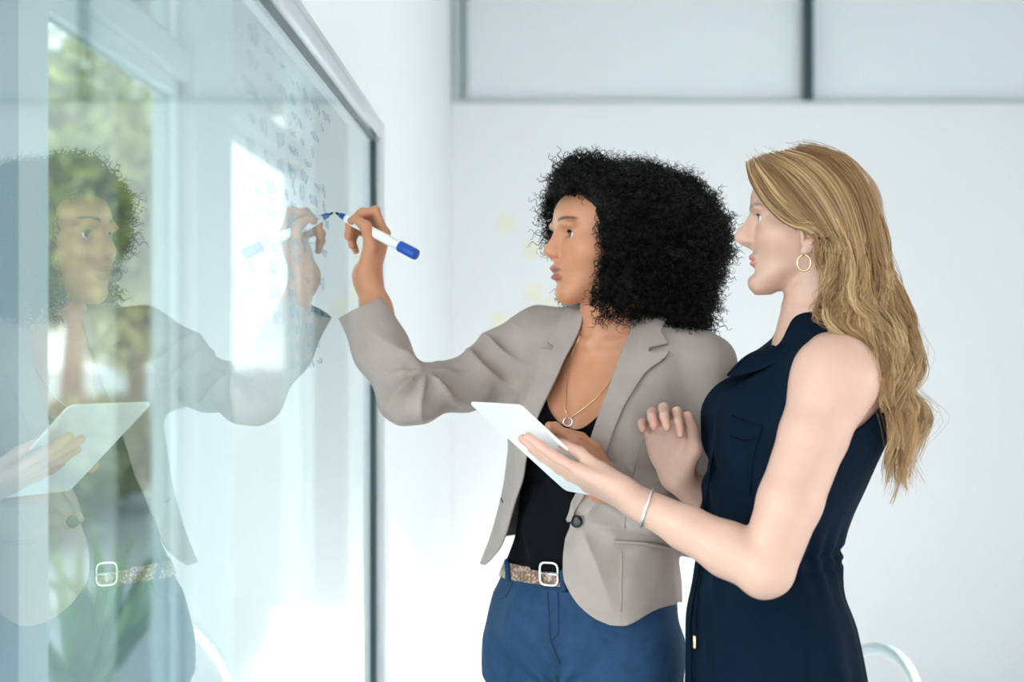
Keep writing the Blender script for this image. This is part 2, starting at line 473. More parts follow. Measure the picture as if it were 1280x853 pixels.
HEAD_T = table([  # z, half width, front, back, centre
    (-0.004, 0.010, 0.076, 0.052, 0.064), (0.003, 0.022, 0.0815, 0.040, 0.062), (0.015, 0.0335, 0.0840, 0.020, 0.055), (0.030, 0.044, 0.0800, -0.004, 0.040),
    (0.045, 0.0515, 0.0810, -0.028, 0.020), (0.060, 0.057, 0.0825, -0.062, 0.010), (0.080, 0.0625, 0.0825, -0.084, 0.0), (0.100, 0.0665, 0.0800, -0.096, -0.005),
    (0.115, 0.0685, 0.0800, -0.101, -0.008), (0.128, 0.0700, 0.0865, -0.104, -0.010), (0.145, 0.0715, 0.0885, -0.104, -0.012), (0.165, 0.0705, 0.0825, -0.099, -0.014),
    (0.185, 0.0630, 0.0650, -0.084, -0.014), (0.200, 0.0500, 0.0420, -0.062, -0.013), (0.210, 0.0330, 0.0180, -0.040, -0.012), (0.2165, 0.010, -0.004, -0.018, -0.011)])

def head_into(sc, O, R, mouth_open=0.0, sc_=1.0, ears=True, nose=(0.107, 0.083), chin=0.0, lip=0.0, eye_h=.0050, eye_dy=0.0):
    """O: world point at chin level under the ear axis; R columns lateral, forward, up"""
    O = np.array(O, float)
    def loc(x, y, z):
        dx, dy, dz = (x - O[0]) / sc_, (y - O[1]) / sc_, (z - O[2]) / sc_
        return [R[0, i] * dx + R[1, i] * dy + R[2, i] * dz for i in range(3)]
    def G(p): return O + R @ (np.array(p, float) * sc_)
    def fn(x, y, z):
        hx, hy, hz = loc(x, y, z)
        hy = hy + chin * sstep(.042, .012, hz) - lip * sstep(.026, .046, hz) * sstep(.075, .060, hz) * sstep(.02, .06, hy)
        a, f, b, c = HEAD_T(hz)
        v = hy - c; bb = np.where(v > 0, f - c, c - b)
        p = np.where(v > 0, 2.25, 2.1)
        q = ((np.abs(hx) / a) ** p + (np.abs(v) / bb) ** p) ** (1 / p)
        d = (q - 1) * np.minimum(a, bb)
        d = np.maximum(d, np.maximum(hz - 0.2168, -0.0042 - hz))
        return d * sc_
    sc.put(fn, O - 0.24, O + 0.24, 0.02)
    Rr = R.T
    def E(p, r, k, op='add'): sc.ell(G(p), np.array(r) * sc_, k, Rr, op)
    def Cn(a, b, ra, rb, k, op='add'): sc.cone(G(a), G(b), ra * sc_, rb * sc_, k, op)
    for s in (-1, 1):
        E((s*.030, .0765, .1265), (.024, .011, .0065), .014)
        E((s*.0430, .046, .086), (.021, .022, .018), .034)
        E((s*.0315, .0885 + eye_dy, .1115), (.0165, .0125, .0105), .010, 'sub')
    E((0, .072 - chin, .0135), (.017, .0145, .0125), .016)
    ny, nz = nose
    Cn((0, .0790, .1185), (0, ny - .0050, nz + .0040), .0060, .0066, .012)          # ridge
    Cn((0, .0740, .112), (0, ny - .0125, nz + .0030), .0085, .0105, .012)          # flanks filling in to the face
    Cn((0, .0760, nz + .004), (0, ny - .0100, nz - .0005), .0125, .0085, .010)
    Cn((0, ny - .005, nz + .0005), (0, ny - .0015, nz), .0072, .0066, .006)          # tip
    for s in (-1, 1): E((s*.0108, .0905, nz - .0040), (.0062, .0095, .0066), .006)
    Cn((0, ny - .009, nz - .0075), (0, .0830, nz - .0125), .0045, .0065, .007)
    for s in (-1, 1): Cn((s*.0056, ny - .010, nz - .0125), (s*.0062, ny - .014, nz - .006), .0026, .0020, .003, 'sub')
    # lips
    m = mouth_open
    E((0, .0805 + lip, .0520 + m * .4), (.0215, .0085, .0050), .007)
    for s in (-1, 1): E((s*.0060, .0845 + lip, .0522 + m * .4), (.0085, .0045, .0038), .005)
    E((0, .0805 + lip, .0418 - m * .6), (.0185, .0088, .0052), .007)
    E((0, .0925 + lip, .0472 - m * .1), (.0205, .0115, .0009 + m * .62), .0022, 'sub')
    E((0, .0885 + lip, .0318 - m * .6), (.014, .0075, .0045), .010, 'sub')
    # eyes: lids then slit
    for s in (-1, 1):
        E((s*.0315, .0618 + eye_dy, .1112), (.0150, .0138, .0132), .004)
        Cn((s*.0195, .0715 + eye_dy, .1135), (s*.043, .066 + eye_dy, .1150), .0022, .0024, .004)
        E((s*.0315, .0760 + eye_dy, .1108), (.0136, .0110, eye_h), .0012, 'sub')
        if ears:
            E((s*.0720, .002, .083), (.0050, .0150, .0250), .004)
            rim = [(.014 * math.cos(q) + .001, .0255 * math.sin(q) + .083) for q in np.linspace(.15, 4.3, 14)]
            for (y0, z0), (y1, z1) in zip(rim[:-1], rim[1:]): Cn((s*.0795, y0, z0), (s*.0795, y1, z1), .0030, .0030, .002)
            for (y0, z0), (y1, z1) in (((-.004, .098), (-.007, .084)), ((-.007, .084), (.000, .072))): Cn((s*.0775, y0, z0), (s*.0775, y1, z1), .0026, .0026, .002)
            E((s*.0800, .005, .083), (.0060, .0065, .0090), .002, 'sub')
            E((s*.0765, .0125, .081), (.0035, .0035, .006), .0025)
            E((s*.0720, .008, .0590), (.0045, .0075, .0075), .004)
    return G, loc

def head_colors(P, loc, base, lip, brow, blush, mouth_open=0.0, browh=0.1295, thick=.0036):
    x, y, z = loc(P[:, 0], P[:, 1], P[:, 2])
    C = np.tile(np.array(base, float), (len(P), 1))
    def mixc(w, c): C[:] = C * (1 - w[:, None]) + np.array(c)[None] * w[:, None]
    ax = np.abs(x); front = sstep(0.055, 0.07, y)
    e = ((ax - .040) / .022) ** 2 + ((z - .082) / .018) ** 2
    mixc(0.35 * np.exp(-e) * sstep(0.02, .05, y), blush)
    m = mouth_open
    zc = np.where(z > .0472, .0500 + m * .45, .0425 - m * .55); hz = np.where(z > .0472, .0055, .0060)
    taper = np.clip(1 - (ax / .0235) ** 2, 0, 1)
    w = sstep(0.0, 0.25, taper - ((z - zc) / hz) ** 2 * 0.9) * sstep(.074, .078, y)
    mixc(np.clip(w, 0, 1), lip)
    # brows: arched strip
    t = (ax - .011) / .042; arc = browh + .0055 * np.sin(np.clip(t, 0, 1) * math.pi * .75) - .002 * np.clip(t - .6, 0, 1)
    w = sstep(1.0, 0.35, np.abs(z - arc) / (thick * (1.05 - .6 * np.clip(t, 0, 1)))) * sstep(0, .12, t) * sstep(1.0, .85, t) * sstep(.045, .055, y)
    mixc(np.clip(w, 0, 1) * .85, brow)
    # lash line / lid margin pigment
    return C, (x, y, z)

FING = {'index': ((.0265, .088), (.043, .026, .021), .0086), 'middle': ((.0085, .092), (.047, .030, .022), .0088),
        'ring': ((-.0095, .088), (.043, .028, .021), .0083), 'pinky': ((-.0265, .079), (.034, .021, .019), .0074)}
def hand_into(sc, O, Y, Z, side, pose, thumb, scale=1.0, wrist_r=.0215, forearm=None):
    """O wrist; Y toward knuckles; Z dorsal; side +1 left hand, -1 right hand (sets thumb direction).
    pose: finger -> (spread deg, mcp, pip, dip flex deg). thumb: three points in hand coords (x thumbward, y, z dorsal)."""
    Y = np.array(Y, float); Y /= np.linalg.norm(Y); Z = np.array(Z, float); Z -= Y * (Z @ Y); Z /= np.linalg.norm(Z)
    X = side * np.cross(Y, Z); O = np.array(O, float)
    G = lambda p: O + scale * (X * p[0] + Y * p[1] + Z * p[2])
    s = scale; tips = {}
    sc.ell(G((0, .004, 0)), np.array((.0265, .022, .0185)) * s, .012, np.stack([X, Y, Z]))
    sc.ell(G((.001, .052, -.002)), np.array((.037, .047, .0135)) * s, .012, np.stack([X, Y, Z]))
    for nme, ((bx, by), ls, r) in FING.items():
        sc.cone(G((bx * .45, .012, 0)), G((bx, by, 0.001)), .0150 * s, (r + .0022) * s, .010)
        sp, f1, f2, f3 = pose[nme]
        p = np.array((bx, by, 0.0)); ang = 0; a0 = math.radians(sp); rr = r
        prev = p
        for q, (L, f) in enumerate(zip(ls, (f1, f2, f3))):
            ang += math.radians(f)
            d = np.array((math.sin(a0) * math.cos(ang), math.cos(a0) * math.cos(ang), -math.sin(ang)))
            nx = prev + d * L; r2 = rr * .93
            sc.cone(G(prev), G(nx), rr * s, r2 * s, .004 if q == 0 else .0030)
            if q > 0: sc.cone(G(prev), G(prev), rr * 1.04 * s, rr * 1.04 * s, .003)
            prev = nx; rr = r2
        tips[nme] = G(prev)
    inv = lambda w: np.array([(w - O) @ X, (w - O) @ Y, (w - O) @ Z]) / scale
    t0, t1, t2, t3 = [inv(t) if isinstance(t, np.ndarray) else np.array(t, float) for t in thumb]
    sc.cone(G(t0), G(t1), .0165 * s, .0130 * s, .014)
    sc.cone(G(t1), G(t2), .0115 * s, .0095 * s, .008); sc.cone(G(t2), G(t3), .0098 * s, .0078 * s, .004)
    tips['thumb'] = G(t3)
    return G, tips

def eye_pair(parent, G, R, sc_, iris, gaze=(0, 0), dy=0.0):
    for s in (-1, 1):
        c = G((s*.0315, .0612 + dy, .1110)); r = .0126 * sc_
        b = MB(); n = 20
        prof = [(r * math.sin(a), -r * math.cos(a)) for a in np.linspace(0.02, math.pi - .02, 22)]
        d = R @ np.array((math.sin(gaze[0]), math.cos(gaze[0]), math.sin(gaze[1])))
        d = d / np.linalg.norm(d)
        b.lathe(prof, tuple(c), n, tuple(d))
        o = b.build('eye', None, None, smooth=True)
        me = o.data; me.materials.append(MATS['eye_white'])
        P = np.array([v.co for v in me.vertices]); cs = (P - c) @ d / r
        C = np.tile(np.array((.82, .80, .78)), (len(P), 1))
        C[cs > .885] = np.array(iris); C[cs > .975] = (.004, .004, .004)
        set_col(me, C); o.parent = parent

def lash_tube(parent, G, m, thick=.0011, rows=None, wing=.003, dy=0.0):
    for s in (-1, 1):
        pts = []
        for t in np.linspace(0, 1, 13):
            x = .0315 + .0138 * math.cos(math.pi * (1 - t)); zz = .1110 + .0056 * math.sin(math.pi * t)
            rr = math.sqrt(max(.0142 ** 2 - (x - .0315) ** 2 - (zz - .1112) ** 2, 1e-6))
            pts.append(G((s * x, .0618 + dy + rr * .98 + .0006, zz)))
        pts.append(G((s * (.0455 + wing * .5), .0660 + dy, .1125)))
        MB().tube(pts, [thick * (.5 + .7 * math.sin(math.pi * min(1, i / 11))) for i in range(14)], 6).build('eyelashes', m, parent, smooth=True)

mat('eye_white', (.8, .8, .8), 0.12, attr=True, coat=0.5)

def strands(name, paths, radius, m, parent, sides=3, taper=0.35):
    """paths (n, k, 3) -> one mesh of thin tubes"""
    A = np.asarray(paths, np.float32); n, k, _ = A.shape
    T = np.zeros_like(A); T[:, 1:-1] = A[:, 2:] - A[:, :-2]; T[:, 0] = A[:, 1] - A[:, 0]; T[:, -1] = A[:, -1] - A[:, -2]
    T /= np.linalg.norm(T, axis=2, keepdims=True) + 1e-9
    ref = np.array([0.31, 0.22, 0.925], np.float32)
    S_ = np.cross(T, ref); nn = np.linalg.norm(S_, axis=2, keepdims=True); S_ = S_ / np.maximum(nn, 1e-4)
    U = np.cross(T, S_)
    rad = (np.asarray(radius, np.float32).reshape(-1, 1) * (1 - (1 - taper) * np.linspace(0, 1, k) ** 2)[None])[:, :, None]
    V = np.zeros((n, k, sides, 3), np.float32)
    for i in range(sides):
        a = 2 * math.pi * i / sides
        V[:, :, i] = A + rad * (math.cos(a) * S_ + math.sin(a) * U)
    base = (np.arange(n)[:, None, None] * k + np.arange(k - 1)[None, :, None]) * sides
    i0 = np.arange(sides)[None, None]; i1 = (i0 + 1) % sides
    Fq = np.stack([base + i0, base + i1, base + sides + i1, base + sides + i0], -1).reshape(-1, 4)
    me = mesh_np(name, V.reshape(-1, 3), Fq)
    return link(name, me, m, parent)
# ------------------------------------------------------------------ person writing (grey blazer)
from mathutils.bvhtree import BVHTree
def bvh(P, Q): return BVHTree.FromPolygons([tuple(p) for p in P], [tuple(int(i) for i in q) for q in Q])
def hit(tree, px, py, off=0.0):
    """point of a garment or skin surface seen at a photo position"""
    o = np.array([0, 0, CAMH]); d = W(px, py, 1.0) - o; d /= np.linalg.norm(d)
    r = tree.ray_cast(Vector(o), Vector(d))
    if r[0] is None: return None
    n = np.array(r[1]); n = n if n @ d < 0 else -n
    return np.array(r[0]) + n * off

class Torso:
    def __init__(s, yaw, axis, rows):
        a = math.radians(yaw); s.F = np.array([-math.sin(a), -math.cos(a)]); s.L = np.array([math.cos(a), -math.sin(a)])
        s.ax = table(axis); s.t = table(rows); s.zr = (min(r[0] for r in rows), max(r[0] for r in rows))
    def lf(s, x, y, z):
        cx, cy = s.ax(z); dx, dy = x - cx, y - cy
        return dx * s.L[0] + dy * s.L[1], dx * s.F[0] + dy * s.F[1]
    def w(s, l, f, z):
        cx, cy = s.ax(z); return np.array([cx + l * s.L[0] + f * s.F[0], cy + l * s.L[1] + f * s.F[1], z])
    def fn(s, off=0.0, p=2.3, t=None):
        t = t or s.t; z0, z1 = s.zr
        def g(x, y, z):
            l, f = s.lf(x, y, z); aL, aR, bf, bb = [q + off for q in t(z)]
            a = np.where(l > 0, aL, aR); b = np.where(f > 0, bf, bb)
            q = ((np.abs(l) / a) ** p + (np.abs(f) / b) ** p) ** (1 / p)
            d = (q - 1) * np.minimum(a, b)
            return np.maximum(d, np.maximum(z - z1, z0 - z))
        return g
    def put(s, sc, off=0.0, k=0.0, t=None, p=2.3):
        c = s.w(0, 0, s.zr[1]); sc.put(s.fn(off, p, t), (c[0]-.5, c[1]-.5, s.zr[0]-.02), (c[0]+.5, c[1]+.5, s.zr[1]+.02), k)

def join(parts):
    V = []; Q = []; n = 0
    for P, q in parts:
        if q.shape[1] == 4: q = np.concatenate([q[:, [0, 1, 2]], q[:, [0, 2, 3]]])
        V.append(P); Q.append(q + n); n += len(P)
    return np.concatenate(V), np.concatenate(Q)

def cloth(name, P, Q, m, parent, thick=0.003, offset=-1):
    o = link(name, mesh_np(name, P, Q), m, parent)
    if thick:
        md = o.modifiers.new('solid', 'SOLIDIFY'); md.thickness = thick; md.offset = offset
    return o

SKIN_A = (0.60, 0.262, 0.142)
mat('skin_a', SKIN_A, 0.42, sss=0.15, attr=True, noise=(40, 0.05))
mat('blazer_cloth', (0.405, 0.33, 0.298), 0.75, spec=0.2, noise=(30, 0.05), bump=(900, 0.15))
mat('blazer_lining', (0.06, 0.065, 0.07), 0.6)
mat('black_top', (0.004, 0.0045, 0.006), 0.7, spec=0.06)
mat('denim', (0.019, 0.054, 0.122), 0.75, spec=0.2, noise=(55, 0.18), bump=(1200, 0.2))
mat('denim_stitch', (0.015, 0.045, 0.10), 0.8)
mat('gold', (0.85, 0.62, 0.36), 0.25, metal=1.0)
mat('silver', (0.85, 0.85, 0.86), 0.2, metal=1.0)
mat('black_button', (0.01, 0.01, 0.012), 0.25)
mat('curly_hair', (0.006, 0.005, 0.005), 0.5, spec=0.22)
mat('lash', (0.004, 0.003, 0.003), 0.6)
mat('teeth', (0.85, 0.83, 0.78), 0.25)
mat('mouth_inside', (0.12, 0.02, 0.02), 0.6)
mat('black_shoe', (0.01, 0.01, 0.012), 0.35)
# snake-skin belt
def snake():
    m = mat('snakeskin_belt', (0.6, 0.45, 0.33), 0.4); nt = m.node_tree; b = nt.nodes['Principled BSDF']
    tc = nt.nodes.new('ShaderNodeTexCoord'); v = nt.nodes.new('ShaderNodeTexVoronoi'); v.inputs['Scale'].default_value = 190
    r = nt.nodes.new('ShaderNodeValToRGB'); n = nt.nodes.new('ShaderNodeTexNoise'); n.inputs['Scale'].default_value = 45
    mx = nt.nodes.new('ShaderNodeMath'); mx.operation = 'MULTIPLY_ADD'; mx.inputs[1].default_value = 0.9
    nt.links.new(tc.outputs['Object'], v.inputs['Vector']); nt.links.new(tc.outputs['Object'], n.inputs['Vector'])
    nt.links.new(v.outputs['Distance'], mx.inputs[0]); nt.links.new(n.outputs['Fac'], mx.inputs[2])
    r.color_ramp.elements[0].position = 0.45; r.color_ramp.elements[0].color = (.78, .66, .55, 1)
    r.color_ramp.elements[1].position = 1.0; r.color_ramp.elements[1].color = (.20, .10, .06, 1)
    nt.links.new(mx.outputs[0], r.inputs['Fac']); nt.links.new(r.outputs['Color'], b.inputs['Base Color'])
snake()

TA = Torso(28, [(0.0, 0.10, 2.47), (0.965, 0.098, 2.47), (1.25, 0.132, 2.475), (1.465, 0.157, 2.475), (1.6, 0.165, 2.475)],
    [(0.86, .165, .165, .095, .115), (0.96, .172, .172, .103, .125), (1.03, .162, .162, .100, .118), (1.09, .142, .142, .095, .100), (1.15, .128, .128, .092, .092), (1.25, .135, .135, .100, .095),
     (1.33, .145, .145, .110, .100), (1.40, .150, .150, .098, .100), (1.46, .150, .150, .072, .085), (1.49, .115, .115, .055, .066), (1.525, .060, .060, .045, .05)])
EARA = W(752, 378, 2.44); RA = frame((-0.955, -0.295, 0.035))
def neck_a(sc, k=.02):
    b = TA.w(-0.002, .0, 1.49)
    sc.chain([EARA + RA @ np.array((0, -.026, .06)), EARA + RA @ np.array((0, -.022, .0)), b, b - np.array((0, 0, .03))], [.050, .0475, .052, .062], k)

# -- skin: head, neck, chest
sc = Sculpt((-0.06, 2.20, 1.30), (0.38, 2.72, 1.79), 0.002)
TA.put(sc)
for s in (-1, 1):
    sc.ell(TA.w(s*.066, .080, 1.335), (.058, .052, .060), .035)
    sc.cone(TA.w(s*.018, .066, 1.478), TA.w(s*.13, .030, 1.505), .009, .010, .016)      # collar bones
neck_a(sc, .03)
for s in (-1, 1): sc.cone(EARA + RA @ np.array((s*.045, -.01, .05)), TA.w(s*.012, .062, 1.478), .010, .009, .016)
GA, LA = head_into(sc, EARA, RA, mouth_open=.0055, ears=False, nose=(.1015, .083), chin=.006, lip=.003, eye_h=.0068)
PA, QA = sc.mesh(2)
CA, lc = head_colors(PA, LA, SKIN_A, (0.40, 0.125, 0.085), (0.02, 0.010, 0.006), (0.62, 0.25, 0.14), .0055, .1330, .0052)
inside = (np.abs(lc[0]) < .019) & (lc[1] < .0865) & (lc[1] > .06) & (lc[2] > .0445) & (lc[2] < .0585)
chest_tree = bvh(PA, QA)
l, f = TA.lf(PA[:, 0], PA[:, 1], PA[:, 2])
kk = np.where(PA[:, 2] < 1.54, np.where(f > 0, .105, .075) - np.abs(l), 1)
PA, QA, CA = clip(PA, QA, kk, CA)

# -- skin: right hand with marker
TIP = np.array([GX + 0.002, 2.468, 1.5 - (266 - 415) / FPX * 2.468])
wristR = W(458, 352, 2.490)
scr = Sculpt(W(420, 400, 2.40) - .06, W(520, 255, 2.56) + .06, 0.0017)
elbowR = W(508, 492, 2.42)
HY = np.array((0.27, 0.02, 0.96)); HZ = np.array((0.88, 0.38, -0.25))
GHR, tipsR = hand_into(scr, wristR, HY, HZ, -1,
    {'index': (4, 40, 78, 26), 'middle': (0, 64, 82, 42), 'ring': (-2, 76, 86, 48), 'pinky': (-6, 84, 84, 48)},
    [(.018, .018, -.012), W(464, 307, 2.448), W(457, 283, 2.4285), W(444, 273, 2.4345)], 1.0)
scr.chain([wristR + np.array((0, 0, .01)), wristR * .75 + elbowR * .25, wristR * .3 + elbowR * .7], [.0225, .0245, .029], .02)
PR, QR = scr.mesh(2)

# -- skin: left hand behind the tablet
wristL = W(758, 609, 2.285); elbowL = W(872, 655, 2.46)
scl = Sculpt(W(625, 620, 2.12) - .03, W(790, 500, 2.40) + .05, 0.002)
GHL, tipsL = hand_into(scl, wristL, (-0.74, -.32, 0.62), (-0.15, -0.90, 0.35), 1,
    {'index': (2, 38, 58, 30), 'middle': (0, 46, 62, 34), 'ring': (-2, 50, 64, 36), 'pinky': (-5, 54, 64, 36)},
    [(.018, .02, -.010), (.038, .045, -.02), (.042, .070, -.035), (.036, .092, -.05)], 1.0)
scl.chain([wristL, wristL * .6 + elbowL * .4], [.0235, .030], .02)
PL, QL = scl.mesh(2)

V, Q = join([(PA, QA), (PR, QR), (PL, QL)])
me = mesh_np('person', V, Q)
set_col(me, np.concatenate([CA, np.tile(SKIN_A, (len(PR) + len(PL), 1))]))
personA = link('person', me, 'skin_a')
tag(personA, 'woman in taupe blazer and jeans with curly black hair, writing with a blue marker', 'person')
mat('iris_a', (.02, .01, .006), .2)
eye_pair(personA, GA, RA, 1.0, (.030, .013, .007), (0, 0.05))
lash_tube(personA, GA, 'lash', .0017)
# teeth in the parted mouth
MB().tube([GA((x, .0800 - 14 * x * x, .0560)) for x in np.linspace(-.016, .016, 9)], .0026, 8, flat=1.2).build('teeth', 'teeth', personA, smooth=True)

# -- jeans
TJ = TA
sj = Sculpt((-0.13, 2.20, 0.02), (0.36, 2.75, 1.12), 0.0045)
TA.zr = (0.90, 1.105); TA.put(sj, .004, .02); TA.zr = (0.86, 1.525)
for s in (-1, 1):
    hip = TA.w(s*.083, -.005, .93); knee = TA.w(s*.088, .015, .50); ank = TA.w(s*.095, -.01, .08)
    sj.chain([hip, TA.w(s*.087, .010, .78), knee, TA.w(s*.092, -.015, .36), ank], [.092, .086, .063, .057, .040], .03, .02)
    sj.ell(TA.w(s*.075, -.085, .93), (.08, .07, .08), .04)
sj.ell(TA.w(0, .06, 1.0), (.10, .045, .07), .04)
PJ, QJ = sj.mesh(2)
l, f = TA.lf(PJ[:, 0], PJ[:, 1], PJ[:, 2]); NJ = normals(PJ, QJ); z = PJ[:, 2]
crotch = TA.w(0, .10, .905)
r = np.linalg.norm((PJ - crotch) * np.array((1, 1, 1.2)), axis=1); ph = np.arctan2(z - .895, l)
PJ += NJ * ((.0048 * np.exp(-(r / .13) ** 2) * np.sin(ph * 9 + 2 * vnoise(PJ, 9, 3))) * (f > 0) + .0012 * vnoise(PJ * np.array((1, 1, 2.5)), 16, 5))[:, None]
PJ -= NJ * (.012 * np.exp(-((l + .0) / .008) ** 2) * sstep(.96, .90, z) * (f > 0))[:, None]
PJc, QJc = clip(PJ, QJ, 1.100 - .10 * f - z)
cloth('jeans', PJc, QJc, 'denim', personA, .003)
jt = bvh(PJ, QJ)
def strip(name, pix, tree, m, parent, r=.0012, off=.001, n=24, flat=None):
    pts = [hit(tree, x, y, off) for x, y in catmull(pix, n)]; pts = [p for p in pts if p is not None]
    if len(pts) > 1: return MB().tube(pts, r, 6, flat=flat).build(name, m, parent, smooth=True)
# belt
l, f = TA.lf(PJ[:, 0], PJ[:, 1], PJ[:, 2]); zb = 1.083 + .030 * f
Pb, Qb = clip(PJ + NJ * .0045, QJ, np.minimum(PJ[:, 2] - (zb - .013), (zb + .013) - PJ[:, 2]))
cloth('belt', Pb, Qb, 'snakeskin_belt', personA, .003)
# -- camisole
scc = Sculpt((-0.06, 2.25, 1.04), (0.36, 2.70, 1.50), 0.004)
TA.zr = (1.045, 1.525); TA.put(scc, .006, 0); TA.zr = (0.86, 1.525)
for s in (-1, 1): scc.ell(TA.w(s*.066, .080, 1.335), (.064, .058, .066), .035)
scc.ell(TA.w(0, .075, 1.17), (.09, .03, .08), .03)
PC, QC = scc.mesh(2)
NC = normals(PC, QC); l, f = TA.lf(PC[:, 0], PC[:, 1], PC[:, 2])
PC += NC * (.0010 * np.sin(l * 95 + 3 * vnoise(PC, 7, 8)) * sstep(1.34, 1.2, PC[:, 2]) + .0012 * vnoise(PC * np.array((2, 2, .6)), 14, 2))[:, None]
neck = np.where(np.abs(l) < .075, 1.338 + 13 * l ** 2, 1.9); neck = np.where(f < 0, 1.42, neck)
PCc, QCc = clip(PC, QC, np.minimum(neck - PC[:, 2], PC[:, 2] - 1.096))
cloth('camisole', PCc, QCc, 'black_top', personA, .002)

# -- blazer
JR = [(0.98, .180, .222, .122, .128), (1.06, .170, .205, .120, .122), (1.15, .152, .182, .118, .112), (1.25, .155, .170, .126, .110), (1.33, .164, .168, .136, .114), (1.40, .172, .168, .120, .116),
      (1.46, .172, .170, .090, .104), (1.495, .140, .150, .066, .084), (1.53, .075, .085, .052, .064)]
TB = Torso(28, [(0.9, 0.098, 2.47), (0.965, 0.098, 2.47), (1.25, 0.132, 2.475), (1.465, 0.157, 2.475), (1.6, 0.165, 2.475)], JR)
def blazer_sculpt(off, sleeves=True):
    sb = Sculpt((-0.36, 2.16, 0.97), (0.42, 2.78, 1.60), 0.004)
    TB.put(sb, off)
    for s in (-1, 1): sb.ell(TB.w(s*.066, .082, 1.33), np.array((.064, .060, .070)) + off, .04)
    o = off
    shR = TB.w(-.160, -.005, 1.478); shL = TB.w(.155, -.012, 1.430)
    if sleeves:
        sb.chain([shR, W(628, 452, 2.55), W(580, 480, 2.49), elbowR, W(478, 437, 2.445), W(449, 380, 2.475)], [.060 + o, .057 + o, .047 + o, .046 + o, .047 + o, .0440 + o], .035, .02)
        sb.cone(W(634, 476, 2.555), TB.w(-.12, .02, 1.40), .050 + o, .05 + o, .03)
        sb.cone(W(501, 508, 2.41), W(525, 500, 2.42), .024 + o, .036 + o, .03)
        sb.chain([shL, W(880, 560, 2.43), elbowL, W(808, 628, 2.36), W(766, 609, 2.30)], [.060 + o, .053 + o, .050 + o, .044 + o, .031 + o], .035, .02)
    sb.cone(TB.w(-.05, -.015, 1.500), TB.w(-.150, -.008, 1.500), .035 + o, .036 + o, .04)
    sb.cone(TB.w(.05, -.015, 1.500), TB.w(.155, -.014, 1.448), .035 + o, .040 + o, .04)
    return sb.mesh(3)
PB, QB = blazer_sculpt(0.0)
LEFT_EDGE = table([(0.95, .11), (1.015, .105), (1.030, .075), (1.056, .041), (1.10, .012), (1.133, .008), (1.187, .015), (1.307, .046), (1.40, .060), (1.493, .060), (1.6, .060)])
RIGHT_EDGE = table([(0.95, -.175), (1.09, -.165), (1.105, -.148), (1.133, -.125), (1.207, -.108), (1.267, -.088), (1.38, -.062), (1.453, -.053), (1.52, -.043), (1.6, -.043)])
HEM_F = table([(-.30, 1.085), (-.17, 1.092), (-.14, 1.10), (0, 1.06), (.04, 1.035), (.08, 1.022), (.12, 1.018), (.17, 1.042), (.25, 1.05)])
neckc = TA.w(0, -.012, 1.5)
def blazer_fields(P):
    l, f = TB.lf(P[:, 0], P[:, 1], P[:, 2]); z = P[:, 2]
    eL = LEFT_EDGE(z)[0]; eR = RIGHT_EDGE(z)[0]
    op = np.where(f > 0.0, np.maximum(eR - l, l - eL), np.maximum(.05 - f, 0))
    hem = HEM_F(l)[0]; wb_ = sstep(.03, -.03, f); hem = hem * (1 - wb_) + (1.13 - .09 * sstep(-.05, .10, l)) * wb_
    cuffR = (P - W(452, 383, 2.47)) @ ((W(478, 437, 2.445) - W(452, 383, 2.47)) / np.linalg.norm(W(478, 437, 2.445) - W(452, 383, 2.47)))
    cuffR = cuffR + .35 * (P[:, 1] - 2.47)
    nearR = P[:, 0] < W(560, 400, 2.45)[0]
    dL = (W(808, 628, 2.36) - W(766, 610, 2.300)); dL /= np.linalg.norm(dL)
    cuffL = (P - W(766, 610, 2.300)) @ dL
    pL = P - W(766, 609, 2.30); nearL = np.linalg.norm(pL, axis=1) < .075
    isarm = np.linalg.norm(np.cross(P - W(766, 609, 2.30), (elbowL - W(766, 609, 2.30)) / np.linalg.norm(elbowL - W(766, 609, 2.30))), axis=1) < .055
    arm = (P @ np.r_[TB.F, 0] - neckc @ np.r_[TB.F, 0]) > .128
    nk = np.hypot(P[:, 0] - neckc[0], P[:, 1] - neckc[1]) - .066
    nk = np.where(z > 1.47, nk, 1)
    k = np.minimum(hem * 0 + z - hem, nk)
    torso = ~(nearR | (isarm & arm))
    k = np.where(torso, np.minimum(k, op), 1)
    k = np.where(nearR, cuffR, k)
    return k, l, f, z
inner = W(535, 462, 2.43)
def ridge(a): return 1 - 2 * np.abs(np.sin(a / 2)) ** .8
